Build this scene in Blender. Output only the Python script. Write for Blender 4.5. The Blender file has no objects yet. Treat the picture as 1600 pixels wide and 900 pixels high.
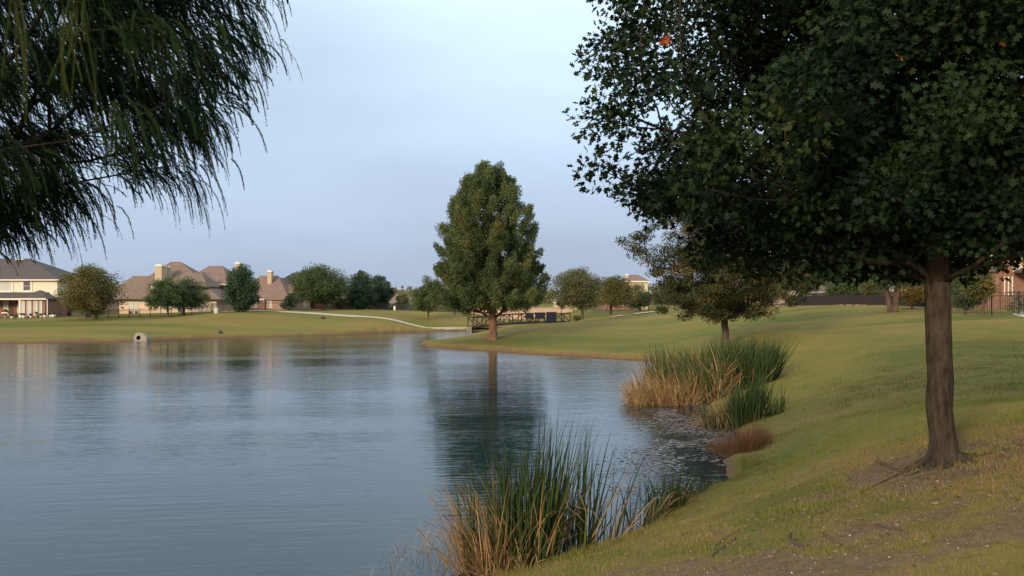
import bpy, math
import numpy as np
from math import radians as R, pi

# ------------------------------------------------------------------ camera, sky, sun, exposure
scn = bpy.context.scene
COL = scn.collection
EYE = 4.0                      # eye height above the pond; 1.6 m above the bank
cam_d = bpy.data.cameras.new('camera'); cam = bpy.data.objects.new('camera', cam_d); COL.objects.link(cam)
cam.location = (0, 0, EYE); cam.rotation_euler = (R(90), 0, 0)
cam_d.sensor_width = 36; cam_d.lens = 31.5; cam_d.shift_y = 0.0125
cam_d.clip_start = 0.1; cam_d.clip_end = 6000
scn.camera = cam
SUN_EL, SUN_AZ = 17.0, 210.0   # azimuth clockwise from +Y (the way the camera looks)
world = bpy.data.worlds.new('World'); scn.world = world; world.use_nodes = True
wt = world.node_tree; wt.nodes.clear()
def wn(t, **k):
    n = wt.nodes.new(t)
    for a, b in k.items(): setattr(n, a, b)
    return n
wo = wn('ShaderNodeOutputWorld'); wmix = wn('ShaderNodeMixShader')
nb = wn('ShaderNodeBackground'); cb = wn('ShaderNodeBackground')
ns = wn('ShaderNodeTexSky', sky_type='NISHITA', sun_disc=False)
ns.sun_elevation = R(SUN_EL); ns.sun_rotation = R(SUN_AZ); ns.air_density = 1.6; ns.dust_density = 2.5
nb.inputs[1].default_value = 0.07
wt.links.new(ns.outputs[0], nb.inputs[0])
tc = wn('ShaderNodeTexCoord'); sep = wn('ShaderNodeSeparateXYZ'); wt.links.new(tc.outputs['Generated'], sep.inputs[0])
ramp = wn('ShaderNodeValToRGB'); wt.links.new(sep.outputs[2], ramp.inputs[0])
cr = ramp.color_ramp
for p, c in [(0.0, (.380, .460, .595)), (0.06, (.380, .480, .640)), (0.16, (.430, .550, .725)), (0.26, (.50, .635, .80)),
             (0.40, (.63, .80, .90)), (1.0, (.60, .73, .82))]:
    e = cr.elements.new(p); e.color = (*c, 1)
cr.elements.remove(cr.elements[0]); cr.elements.remove(cr.elements[-1])
cmap = wn('ShaderNodeMapping'); cmap.inputs['Scale'].default_value = (1.3, 1.3, 5.0); wt.links.new(tc.outputs['Generated'], cmap.inputs[0])
cn = wn('ShaderNodeTexNoise'); cn.inputs['Scale'].default_value = 1.6; cn.inputs['Detail'].default_value = 5; cn.inputs['Roughness'].default_value = .45
wt.links.new(cmap.outputs[0], cn.inputs['Vector'])
cmr = wn('ShaderNodeMapRange'); cmr.inputs[1].default_value = .35; cmr.inputs[2].default_value = .7; cmr.inputs[3].default_value = .91; cmr.inputs[4].default_value = 1.13
wt.links.new(cn.outputs[0], cmr.inputs[0])
# thinner, brighter cloud overhead to the right of the view
dotn = wn('ShaderNodeVectorMath', operation='DOT_PRODUCT'); dotn.inputs[1].default_value = (0.13, 0.90, 0.43)
wt.links.new(tc.outputs['Generated'], dotn.inputs[0])
dmr = wn('ShaderNodeMapRange', interpolation_type='SMOOTHSTEP'); dmr.inputs[1].default_value = .93; dmr.inputs[2].default_value = 1.0; dmr.inputs[3].default_value = 1.0; dmr.inputs[4].default_value = 1.28
wt.links.new(dotn.outputs['Value'], dmr.inputs[0])
mm = wn('ShaderNodeMath', operation='MULTIPLY'); wt.links.new(cmr.outputs[0], mm.inputs[0]); wt.links.new(dmr.outputs[0], mm.inputs[1])
vm = wn('ShaderNodeVectorMath', operation='SCALE'); wt.links.new(ramp.outputs[0], vm.inputs[0]); wt.links.new(mm.outputs[0], vm.inputs['Scale'])
wt.links.new(vm.outputs[0], cb.inputs[0]); cb.inputs[1].default_value = 1.13
wmix.inputs[0].default_value = .86
wt.links.new(nb.outputs[0], wmix.inputs[1]); wt.links.new(cb.outputs[0], wmix.inputs[2]); wt.links.new(wmix.outputs[0], wo.inputs[0])
sun_d = bpy.data.lights.new('sun', 'SUN'); sun = bpy.data.objects.new('sun', sun_d); COL.objects.link(sun)
sun_d.energy = 3.5; sun_d.angle = R(11); sun_d.color = (1.0, .79, .54)
sdir = (math.sin(R(SUN_AZ))*math.cos(R(SUN_EL)), math.cos(R(SUN_AZ))*math.cos(R(SUN_EL)), math.sin(R(SUN_EL)))
from mathutils import Vector
sun.rotation_euler = Vector(sdir).to_track_quat('Z', 'Y').to_euler()
scn.view_settings.view_transform = 'Standard'; scn.view_settings.look = 'None'
scn.view_settings.exposure = 0.22; scn.view_settings.gamma = 1.0; scn.view_settings.use_curve_mapping = False
scn.cycles.use_denoising = True
scn.cycles.max_bounces = 6; scn.cycles.diffuse_bounces = 3; scn.cycles.glossy_bounces = 3; scn.cycles.transmission_bounces = 2
scn.cycles.transparent_max_bounces = 4

# ------------------------------------------------------------------ helpers
def nrm(v): v = np.asarray(v, float); return v/np.maximum(np.linalg.norm(v, axis=-1, keepdims=True), 1e-9)
def smooth(x): x = np.clip(x, 0, 1); return x*x*(3-2*x)
def vnoise(x, y, seed=0):
    x = np.asarray(x, float); y = np.asarray(y, float)
    xi = np.floor(x).astype(np.int64); yi = np.floor(y).astype(np.int64); fx = smooth(x-xi); fy = smooth(y-yi)
    def h(a, b):
        n = (a*374761393 + b*668265263 + seed*1274126177) & 0xffffffff
        n = ((n ^ (n >> 13))*1274126177) & 0xffffffff
        return ((n ^ (n >> 16)) & 0xffffff)/float(0xffffff)
    return (h(xi, yi)*(1-fx)+h(xi+1, yi)*fx)*(1-fy) + (h(xi, yi+1)*(1-fx)+h(xi+1, yi+1)*fx)*fy
def fbm(x, y, seed=0, o=4):
    s = 0; a = 1; t = 0
    for k in range(o): s = s+a*vnoise(x*2**k, y*2**k, seed+k*17); t += a; a *= .5
    return s/t
def PX(px, py, Y): return np.array(((px-800)/1400*Y, Y, EYE-(py-470)/1400*Y))     # what a sight line meets at distance Y

class MB:
    """collects shapes and links them as ONE mesh object"""
    def __init__(s): s.v = []; s.l = []; s.c = []; s.m = []; s.t = []; s.n = 0; s.sm = []
    def add(s, v, f, mat=0, tint=.5, smooth=False):
        v = np.asarray(v, float).reshape(-1, 3); f = np.asarray(f, np.int64)
        s.v.append(v); s.l.append((f+s.n).ravel()); s.c.append(np.full(len(f), f.shape[1])); s.m.append(np.full(len(f), mat))
        s.sm.append(np.full(len(f), smooth)); s.t.append(np.broadcast_to(np.asarray(tint, float), (len(v),))); s.n += len(v)
    def box(s, x0, x1, y0, y1, z0, z1, mat=0):
        v = [(x, y, z) for x in (x0, x1) for y in (y0, y1) for z in (z0, z1)]
        s.add(v, [(0, 1, 3, 2), (4, 6, 7, 5), (0, 4, 5, 1), (2, 3, 7, 6), (0, 2, 6, 4), (1, 5, 7, 3)], mat)
    def bar(s, a, b, w, h=None, mat=0):
        a = np.array(a, float); b = np.array(b, float); d = nrm(b-a); h = h or w
        u = np.array((0, 0, 1.)) if abs(d[2]) < .9 else np.array((1., 0, 0)); e1 = nrm(np.cross(d, u))*w/2; e2 = nrm(np.cross(e1, d))*h/2
        v = [p+i*e1+j*e2 for p in (a, b) for i in (-1, 1) for j in (-1, 1)]
        s.add(v, [(0, 1, 3, 2), (4, 6, 7, 5), (0, 4, 5, 1), (2, 3, 7, 6), (0, 2, 6, 4), (1, 5, 7, 3)], mat)
    def tube(s, pts, rad, n=8, mat=0, tint=.5, cap=True, ridge=0, seed=0):
        pts = np.asarray(pts, float); rad = np.broadcast_to(np.asarray(rad, float), (len(pts),))
        t = nrm(np.gradient(pts, axis=0)); up = np.array((0, 0, 1.)) if abs(t[0][2]) < .8 else np.array((1., 0, 0))
        e1 = nrm(np.cross(t, up)); e2 = nrm(np.cross(t, e1)); a = np.arange(n)*2*pi/n
        rr = rad[:, None]*np.ones((1, n))
        if ridge:
            zz = np.arange(len(pts))[:, None]*.35
            rr = rr*(1+ridge*(fbm(np.cos(a)[None]*2.2+zz*.25+seed, np.sin(a)[None]*2.2+zz*.25+9, 5, 3)-.5)*2)
        v = pts[:, None]+rr[:, :, None]*(np.cos(a)[None, :, None]*e1[:, None]+np.sin(a)[None, :, None]*e2[:, None])
        i = np.arange(len(pts)-1)[:, None]*n; j = np.arange(n)[None]; k = (j+1) % n
        f = np.stack(np.broadcast_arrays(i+j, i+k, i+n+k, i+n+j), -1).reshape(-1, 4)
        s.add(v.reshape(-1, 3), f, mat, tint, True)
        if cap:
            s.l.append(np.arange(n)[::-1]+s.n-len(pts)*n); s.c.append([n]); s.m.append([mat]); s.sm.append([False])
            s.l.append(np.arange(n)+s.n-n); s.c.append([n]); s.m.append([mat]); s.sm.append([False])
    def lathe(s, c, prof, n=12, mat=0):
        c = np.array(c, float); pts = [c+(0, 0, z) for r, z in prof]; s.tube(pts, [max(r, .001) for r, z in prof], n, mat)
    def build(s, name, mats, parent=None, attrs=None):
        me = bpy.data.meshes.new(name); v = np.concatenate(s.v); l = np.concatenate(s.l).astype(np.int32); c = np.concatenate(s.c).astype(np.int32)
        me.vertices.add(len(v)); me.vertices.foreach_set('co', v.astype(np.float32).ravel())
        me.loops.add(len(l)); me.loops.foreach_set('vertex_index', l)
        me.polygons.add(len(c)); me.polygons.foreach_set('loop_start', np.concatenate(([0], np.cumsum(c)[:-1])).astype(np.int32))
        me.polygons.foreach_set('material_index', np.concatenate(s.m).astype(np.int32))
        me.polygons.foreach_set('use_smooth', np.concatenate(s.sm).astype(bool))
        me.update(calc_edges=True)
        a = me.attributes.new('tint', 'FLOAT', 'POINT'); a.data.foreach_set('value', np.concatenate(s.t).astype(np.float32))
        for k, arr in (attrs or {}).items():
            a = me.attributes.new(k, 'FLOAT', 'POINT'); a.data.foreach_set('value', np.asarray(arr, np.float32))
        for m in (mats if isinstance(mats, (list, tuple)) else [mats]): me.materials.append(m)
        o = bpy.data.objects.new(name, me); COL.objects.link(o)
        if parent is not None: o.parent = parent
        return o
def tag(o, label=None, cat=None, group=None, kind=None):
    if label: o['label'] = label
    if cat: o['category'] = cat
    if group: o['group'] = group
    if kind: o['kind'] = kind
    return o
def empty(name, loc, label, cat, group=None, rz=0):
    o = bpy.data.objects.new(name, None); COL.objects.link(o); o.location = loc; o.rotation_euler = (0, 0, rz); o.empty_display_size = .3
    return tag(o, label, cat, group)
def inst(tmpl, faces, pos, ax, nr, sc, wid=None):
    """copies of a flat template (x along the axis ax, y across, z the normal) -> verts, faces"""
    ax = nrm(ax); sd_ = nrm(np.cross(nr, ax)); nn = np.cross(ax, sd_)
    T = np.asarray(tmpl, float); sc = np.asarray(sc, float)[:, None, None]; w = sc if wid is None else np.asarray(wid, float)[:, None, None]
    v = pos[:, None]+sc*T[None, :, 0:1]*ax[:, None]+w*T[None, :, 1:2]*sd_[:, None]+sc*T[None, :, 2:3]*nn[:, None]
    f = (np.arange(len(pos))[:, None, None]*len(T)+np.asarray(faces)[None]).reshape(-1, np.asarray(faces).shape[1])
    return v.reshape(-1, 3), f

# materials ---------------------------------------------------------
def nodes(name):
    m = bpy.data.materials.new(name); m.use_nodes = True; t = m.node_tree; b = t.nodes['Principled BSDF']; return m, t, b
def mix_rgb(t, f, a, b, mode='MIX'):
    n = t.nodes.new('ShaderNodeMix'); n.data_type = 'RGBA'; n.blend_type = mode
    for i, x in ((0, f), (6, a), (7, b)):
        if hasattr(x, 'is_output'): t.links.new(x, n.inputs[i])
        else: n.inputs[i].default_value = (*x, 1) if isinstance(x, tuple) and len(x) == 3 else x
    return n.outputs[2]
def noise(t, scale, detail=4, rough=.55, vec=None, out=0, sxyz=None):
    n = t.nodes.new('ShaderNodeTexNoise'); n.inputs['Scale'].default_value = scale; n.inputs['Detail'].default_value = detail; n.inputs['Roughness'].default_value = rough
    if vec is None: vec = t.nodes.new('ShaderNodeTexCoord').outputs['Object']
    if sxyz:
        mp = t.nodes.new('ShaderNodeMapping'); mp.inputs['Scale'].default_value = sxyz; t.links.new(vec, mp.inputs[0]); vec = mp.outputs[0]
    t.links.new(vec, n.inputs['Vector']); return n.outputs[out]
def mrange(t, v, a, b, c=0, d=1):
    n = t.nodes.new('ShaderNodeMapRange'); t.links.new(v, n.inputs[0])
    for i, x in enumerate((a, b, c, d)): n.inputs[i+1].default_value = x
    return n.outputs[0]
def bump(t, b, h, strength=.5, dist=.02):
    n = t.nodes.new('ShaderNodeBump'); n.inputs['Strength'].default_value = strength; n.inputs['Distance'].default_value = dist
    t.links.new(h, n.inputs['Height']); t.links.new(n.outputs[0], b.inputs['Normal']); return n
def attr(t, name):
    n = t.nodes.new('ShaderNodeAttribute'); n.attribute_name = name; return n.outputs['Fac']
def plain(name, c1, c2=None, scale=3, rough=.8, bmp=0, sxyz=None, spec=.3, metal=0):
    m, t, b = nodes(name); c2 = c2 or tuple(x*.75 for x in c1)
    f = mrange(t, noise(t, scale, 5, .6, sxyz=sxyz), .3, .7); t.links.new(mix_rgb(t, f, c1, c2), b.inputs['Base Color'])
    b.inputs['Roughness'].default_value = rough; b.inputs['Specular IOR Level'].default_value = spec; b.inputs['Metallic'].default_value = metal
    if bmp: bump(t, b, noise(t, scale*4, 5, .6, sxyz=sxyz), bmp, .02)
    return m
def leafmat(name, ca, cb_, cc=None, trans=.25, rough=.6, spec=.2):
    """leaf colour runs ca -> cb_ with the per-leaf tint; a few leaves turn cc"""
    m, t, b = nodes(name); ti = attr(t, 'tint')
    col = mix_rgb(t, ti, ca, cb_)
    if cc: col = mix_rgb(t, mrange(t, ti, .86, 1.0), col, cc)
    t.links.new(col, b.inputs['Base Color']); b.inputs['Roughness'].default_value = rough; b.inputs['Specular IOR Level'].default_value = spec
    if trans:
        tr = t.nodes.new('ShaderNodeBsdfTranslucent'); t.links.new(col, tr.inputs[0]); mx = t.nodes.new('ShaderNodeMixShader'); mx.inputs[0].default_value = trans
        t.links.new(b.outputs[0], mx.inputs[1]); t.links.new(tr.outputs[0], mx.inputs[2]); t.links.new(mx.outputs[0], t.nodes['Material Output'].inputs[0])
    return m
def bark(name, c1, c2, sc=9):
    m, t, b = nodes(name); h = noise(t, sc, 8, .7, sxyz=(1, 1, .22)); l = noise(t, 1.3, 4)
    col = mix_rgb(t, mrange(t, h, .35, .65), c2, c1); col = mix_rgb(t, mrange(t, l, .45, .7, 0, .45), col, tuple(x*1.2+.02 for x in c1))
    t.links.new(col, b.inputs['Base Color']); b.inputs['Roughness'].default_value = .95; b.inputs['Specular IOR Level'].default_value = .15
    bump(t, b, h, 1.0, .05); return m
def brick(name, c1, c2, mortar, sc=1.0):
    m, t, b = nodes(name); geo = t.nodes.new('ShaderNodeNewGeometry'); sp = t.nodes.new('ShaderNodeSeparateXYZ'); t.links.new(geo.outputs['Position'], sp.inputs[0])
    ad = t.nodes.new('ShaderNodeMath'); t.links.new(sp.outputs[0], ad.inputs[0]); t.links.new(sp.outputs[1], ad.inputs[1])
    cx = t.nodes.new('ShaderNodeCombineXYZ'); t.links.new(ad.outputs[0], cx.inputs[0]); t.links.new(sp.outputs[2], cx.inputs[1])
    bt = t.nodes.new('ShaderNodeTexBrick'); t.links.new(cx.outputs[0], bt.inputs['Vector']); bt.inputs['Scale'].default_value = sc
    for k, v in (('Color1', c1), ('Color2', c2), ('Mortar', mortar)): bt.inputs[k].default_value = (*v, 1)
    bt.inputs['Brick Width'].default_value = .22; bt.inputs['Row Height'].default_value = .08; bt.inputs['Mortar Size'].default_value = .008
    col = mix_rgb(t, mrange(t, noise(t, .9, 4), .35, .65, 0, .35), bt.outputs[0], tuple(x*.6 for x in c1))
    t.links.new(col, b.inputs['Base Color']); b.inputs['Roughness'].default_value = .9; return m
def shingle(name, c1, c2):
    m, t, b = nodes(name); a = noise(t, 1.2, 5); d = noise(t, 9, 3, sxyz=(1, 1, 3))
    col = mix_rgb(t, mrange(t, a, .35, .65), c1, c2); col = mix_rgb(t, mrange(t, d, .4, .6, 0, .5), col, tuple(x*.55 for x in c1))
    t.links.new(col, b.inputs['Base Color']); b.inputs['Roughness'].default_value = .95; bump(t, b, d, .5, .05); return m

M = {}
M['bark_near'] = bark('bark_near', (.078, .058, .043), (.017, .012, .010), 14)
M['bark_red'] = bark('bark_red', (.20, .115, .075), (.09, .05, .035), 5)
M['bark_mid'] = bark('bark_mid', (.14, .095, .065), (.06, .04, .03), 5)
M['bark_cy'] = bark('bark_cy', (.030, .022, .017), (.012, .009, .008), 9)
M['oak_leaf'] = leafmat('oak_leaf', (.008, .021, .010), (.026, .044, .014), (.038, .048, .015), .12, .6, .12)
M['red_leaf'] = leafmat('red_leaf', (.30, .06, .02), (.40, .11, .03))
M['cypress_leaf'] = leafmat('cypress_leaf', (.048, .085, .034), (.150, .172, .060), (.22, .16, .05), .3)
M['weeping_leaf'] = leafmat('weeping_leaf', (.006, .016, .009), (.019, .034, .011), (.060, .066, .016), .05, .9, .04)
M['elm_leaf'] = leafmat('elm_leaf', (.026, .038, .013), (.082, .076, .024), (.17, .10, .035), .2)
M['leaf_green'] = leafmat('leaf_green', (.05, .085, .035), (.105, .14, .045), (.14, .15, .05), .2)
M['leaf_dark'] = leafmat('leaf_dark', (.03, .060, .034), (.065, .105, .05), None, .15)
M['leaf_olive'] = leafmat('leaf_olive', (.07, .085, .035), (.155, .15, .058), (.20, .15, .06), .2)
M['leaf_autumn'] = leafmat('leaf_autumn', (.06, .095, .035), (.19, .135, .04), (.25, .13, .04), .2)
M['leaf_orange'] = leafmat('leaf_orange', (.12, .10, .03), (.26, .15, .045), (.3, .13, .05), .2)
M['reed_green'] = leafmat('reed_green', (.020, .045, .013), (.085, .12, .035), (.20, .20, .07), .2, .5)
M['reed_dry'] = leafmat('reed_dry', (.22, .125, .055), (.46, .31, .14), (.58, .43, .24), .2, .7)
M['rust_plant'] = leafmat('rust_plant', (.20, .085, .035), (.34, .17, .08), (.12, .13, .04), .2, .8)
M['dead_stalk'] = leafmat('dead_stalk', (.12, .075, .055), (.34, .23, .17), None, 0, .8)
M['weathered'] = bark('weathered', (.15, .115, .085), (.075, .055, .04), 14)
M['concrete'] = plain('concrete', (.30, .26, .20), (.21, .18, .14), 3, .9, .3)
M['path'] = plain('path', (.44, .39, .30), (.36, .32, .25), 1.2, .9, .2)
M['sand'] = plain('sand', (.62, .52, .38), (.52, .43, .30), 1.5, .95, .2)
M['iron'] = plain('iron', (.018, .017, .018), (.03, .027, .025), 4, .5, 0, spec=.4)
M['rust_steel'] = plain('rust_steel', (.018, .014, .012), (.035, .024, .018), 3, .8)
M['navy_panel'] = plain('navy_panel', (.012, .013, .020), (.018, .018, .028), 3, .6)
M['deck_wood'] = plain('deck_wood', (.16, .12, .08), (.10, .075, .055), 4, .9, .2, (1, 8, 1))
M['trim'] = plain('trim', (.74, .68, .56), (.64, .58, .48), 1.5, .7)
M['siding'] = plain('siding', (.72, .65, .50), (.66, .59, .45), 1, .85, .25, (.3, .3, 7))
M['stucco'] = plain('stucco', (.62, .50, .32), (.54, .43, .27), 1.2, .9, .2)
M['tan_brick'] = brick('tan_brick', (.68, .50, .36), (.62, .45, .32), (.58, .48, .38))
M['tan_wall'] = brick('tan_wall', (.50, .33, .23), (.44, .29, .20), (.46, .36, .28))
M['red_brick'] = brick('red_brick', (.20, .080, .055), (.26, .115, .08), (.30, .23, .18))
M['pink_brick'] = brick('pink_brick', (.36, .20, .14), (.42, .25, .17), (.40, .31, .24))
M['roof_grey'] = shingle('roof_grey', (.10, .082, .080), (.075, .062, .062))
M['roof_brown'] = shingle('roof_brown', (.215, .150, .115), (.16, .115, .09))
M['roof_pink'] = shingle('roof_pink', (.235, .155, .125), (.185, .12, .10))
M['roof_dark'] = shingle('roof_dark', (.06, .048, .052), (.045, .038, .042))
M['chimney'] = plain('chimney', (.50, .39, .27), (.42, .32, .22), 1.5, .9)
M['shutter'] = plain('shutter', (.50, .50, .46), (.40, .41, .39), 2, .6, 0, (1, 1, 9))
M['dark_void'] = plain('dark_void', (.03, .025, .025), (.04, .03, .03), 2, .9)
M['white_paint'] = plain('white_paint', (.78, .77, .73), (.70, .69, .66), 2, .5)
M['clay'] = plain('clay', (.34, .15, .09), (.45, .40, .33), 4, .9)
M['pebble'] = plain('pebble', (.42, .36, .30), (.62, .57, .50), 6, .9)
M['rubber'] = plain('rubber', (.02, .02, .02), (.03, .03, .03), 4, .8)
M['box_green'] = plain('box_green', (.46, .50, .42), (.40, .43, .36), 3, .6)
def glassmat():
    m, t, b = nodes('window_glass'); f = mrange(t, noise(t, 1.2, 3), .4, .6); t.links.new(mix_rgb(t, f, (.05, .055, .06), (.10, .10, .10)), b.inputs['Base Color'])
    b.inputs['Roughness'].default_value = .08; b.inputs['Specular IOR Level'].default_value = .8; return m
M['glass'] = glassmat()

# ------------------------------------------------------------------ terrain
POND = np.array([(-260, -30), (-40, -8), (-14, .5), (-8.5, 3.4), (-5.6, 6.2), (-3.2, 9.0), (-1.3, 12.0), (.3, 13.6), (1.5, 15), (2.7, 16.9), (4.0, 18.8), (5.0, 20.7),
    (5.6, 23.2), (6.5, 26.3), (7.1, 29.2), (7.1, 31.5), (7.3, 34), (8, 38), (8.7, 43), (9.3, 48), (9.9, 52), (10.5, 55.5), (10, 58.3), (8.7, 60.9), (6.6, 63.2), (4.65, 65.3), (2.2, 67.6),
    (0, 70), (-3.1, 72.9), (-5.3, 75), (-6.9, 78), (-8.2, 82.4), (-7.2, 87), (-3, 96), (2, 105), (5, 113), (6.5, 121), (8, 134), (6, 136), (2.5, 127), (-1, 121.8), (-5, 119.4),
    (-9, 117.5), (-13, 114.5), (-23.7, 104.2), (-32.4, 97), (-38, 89.5), (-48.5, 85), (-75, 80), (-260, 78)], float)
CTRL = [(0, 0, 2.4), (5, 0, 2.5), (12, 0, 2.8), (25, 0, 3), (0, -20, 2.8), (60, -20, 3.2), (5.6, 11.7, 1.95), (3.0, 9, 1.5), (0, 6, 1.5), (0, 10, .75), (-3, 5, 1.05), (-7, 1, 1.4), (-20, -10, 2), (-60, -30, 2.5),
    (2, 12, .85), (3.2, 13.4, 1.05), (8.2, 14, 2.25), (5.4, 15.6, 1.35), (6.8, 18.2, 1.55), (9.2, 20, 1.75), (9.0, 26, 1.3), (12, 26, 1.85), (15, 35, 2.1), (20, 22, 2.35), (30, 30, 2.6), (21.7, 38, 2.4), (17, 30, 2.08), (13, 23, 1.98), (10.3, 18, 2.05), (60, 40, 3.2),
    (12.6, 52, 2.03), (16, 60, 2.3)]
for px, py, Y in [(1400, 510, 50), (1400, 490, 60), (1395, 486, 64), (1300, 478, 78), (1400, 483.5, 74), (1600, 500, 50), (1500, 492, 58), (1600, 485, 70), (1200, 482, 85), (1100, 484, 95), (1000, 487, 110),
    (950, 498, 98), (950, 510, 85), (850, 522, 78), (900, 530, 74), (1000, 535, 72), (1000, 510, 85), (1100, 540, 60), (1200, 530, 55), (1250, 602, 33), (1300, 560, 38), (1240, 562, 42), (1100, 505, 78), (1200, 505, 70), (1300, 500, 62),
    (770, 530, 76), (820, 506, 90), (900, 502, 98), (860, 505, 93), (740, 524, 84),
    (480, 490, 125), (600, 498, 118), (700, 504, 116.5), (735, 509, 119), (560, 483.5, 150), (650, 486, 148), (700, 488, 142), (740, 490, 138), (340, 490, 118), (250, 496.5, 118), (150, 500, 115), (50, 499, 118), (0, 500, 118),
    (-100, 500, 118), (340, 508, 106), (200, 514, 98), (0, 518, 95), (420, 488, 124), (420, 503, 112), (520, 505, 113), (890, 487, 152), (840, 499, 146), (780, 501, 145), (860, 502, 136), (820, 503, 138), (800, 508, 128), (850, 498, 156), (930, 494, 130), (890, 503.5, 124), (960, 485, 160), (1100, 481, 130)]:
    CTRL.append(tuple(PX(px, py, Y)))
CTRL += [(-90, 130, 1.6), (-40, 165, 2.6), (-60, 210, 2.8), (-95, 105, 1.0), (40, 130, 2.8), (60, 90, 3.0), (80, 60, 3.2), (0, 250, 2.4), (-200, 250, 2.8), (200, 250, 3), (0, 700, 2.6), (-700, 700, 2.8), (700, 700, 2.8), (0, 1500, 2.5),
         (-260, 130, 2.5), (-1400, 0, 3), (1400, 0, 3), (0, -200, 3), (-200, -200, 3)]
for p in POND[2:46:2]: CTRL.append((p[0], p[1], .28))
CTRL = np.array(CTRL, float); CC = 2.5
_d = np.sqrt(((CTRL[:, None, :2]-CTRL[None, :, :2])**2).sum(-1)+CC**2)
_n = len(CTRL); _A = np.zeros((_n+1, _n+1)); _A[:_n, :_n] = _d+np.eye(_n)*-.15; _A[:_n, _n] = 1; _A[_n, :_n] = 1
_W = np.linalg.solve(_A, np.concatenate((CTRL[:, 2], [0])))
def shore_sd(x, y):
    """distance to the waterline, positive on land"""
    x = np.asarray(x, float).ravel(); y = np.asarray(y, float).ravel(); best = np.full(x.shape, 1e9); inside = np.zeros(x.shape, bool)
    for i in range(len(POND)):
        ax, ay = POND[i]; bx, by = POND[(i+1) % len(POND)]; dx, dy = bx-ax, by-ay
        t = np.clip(((x-ax)*dx+(y-ay)*dy)/(dx*dx+dy*dy), 0, 1); best = np.minimum(best, (x-ax-t*dx)**2+(y-ay-t*dy)**2)
        if dy != 0:
            c = ((ay > y) != (by > y)) & (x < dx*(y-ay)/dy+ax); inside ^= c
    d = np.sqrt(best); return np.where(inside, -d, d)
def ground(x, y, full=False):
    x = np.asarray(x, float); y = np.asarray(y, float); shp = x.shape; xf = x.ravel(); yf = y.ravel()
    sd = shore_sd(xf, yf)+(fbm(xf*.9, yf*.9, 3, 3)-.5)*.7+(fbm(xf*.22, yf*.22, 4, 2)-.5)*.9
    b = np.full(xf.shape, _W[_n])
    for i in range(_n): b += _W[i]*np.sqrt((xf-CTRL[i, 0])**2+(yf-CTRL[i, 1])**2+CC**2)
    b = np.maximum(b, .22)
    lip = .08+.14*fbm(xf*.5, yf*.5, 8, 2)+.16*smooth((yf-40)/20)
    s = np.clip(sd, 0, None)
    h = lip*smooth(s/.35)+np.maximum(b-lip, .02)*(1-np.exp(-s/1.4))
    h += (fbm(xf*.35, yf*.35, 21, 3)-.5)*.10*np.clip(s/4, 0, 1)+(fbm(xf*1.7, yf*1.7, 22, 3)-.5)*.04*np.clip(s/2, 0, 1)*(np.hypot(xf, yf) < 45)
    h = np.where(sd > 0, h, -np.minimum(-sd*.55, 1.6)-.02).reshape(shp)
    return (h, sd.reshape(shp)) if full else h
def gz(x, y): return float(ground(np.array([x]), np.array([y]))[0])
def lawn_state(x, y, sd):
    n4 = fbm(x*5.5, y*5.5, 35, 3)
    """bare soil 0..1 and dryness 0..1 of the turf"""
    n1 = fbm(x*.55, y*.55, 31, 4); n2 = fbm(x*1.6+4, y*1.6, 33, 4); n3 = fbm(x*.06, y*.22, 37, 4)
    dt = np.hypot((x-4.9)/2.4, (y-11.9)/1.3); d2 = np.hypot((x-2.5)/3.0, (y-9.0)/1.9); d3 = np.hypot((x-4.8)/3.6, (y-8.1)/1.1)
    core = np.maximum.reduce([1.15-dt, 1.05-d2, .85-d3, np.zeros_like(x)])
    dirt = smooth((core*.50+(n1-.5)*2.2+(n2-.5)*2.2+(n4-.5)*1.5-.04)/.6)*smooth(core/.25)*.9
    dirt = np.maximum(dirt, smooth((.55-sd+(n2-.5)*.9)/.5)*.9*(np.hypot(x, y) > 24))
    dirt = np.maximum(dirt, smooth((.35-sd)/.3)*.8)
    dry = np.clip((n3-.5)*np.where(y < 50, .7, 1.7)+.46+(n1-.5)*.8*(y < 60), 0, 1)
    dry = np.maximum(dry, smooth(1.7-np.hypot((x-5)/5.0, (y-10)/5.0))*(.30+.75*smooth((n1*.6+n2*.4-.36)/.26)))
    dry = np.maximum(dry, smooth((2.6-sd)/2.2)*(.35+.5*n2)*(np.hypot(x, y) > 24))
    dt2 = np.hypot((x+10.5)/9, (y-112)/5); dry = np.maximum(dry, smooth(1.4-dt2))
    return dirt, dry
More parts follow.
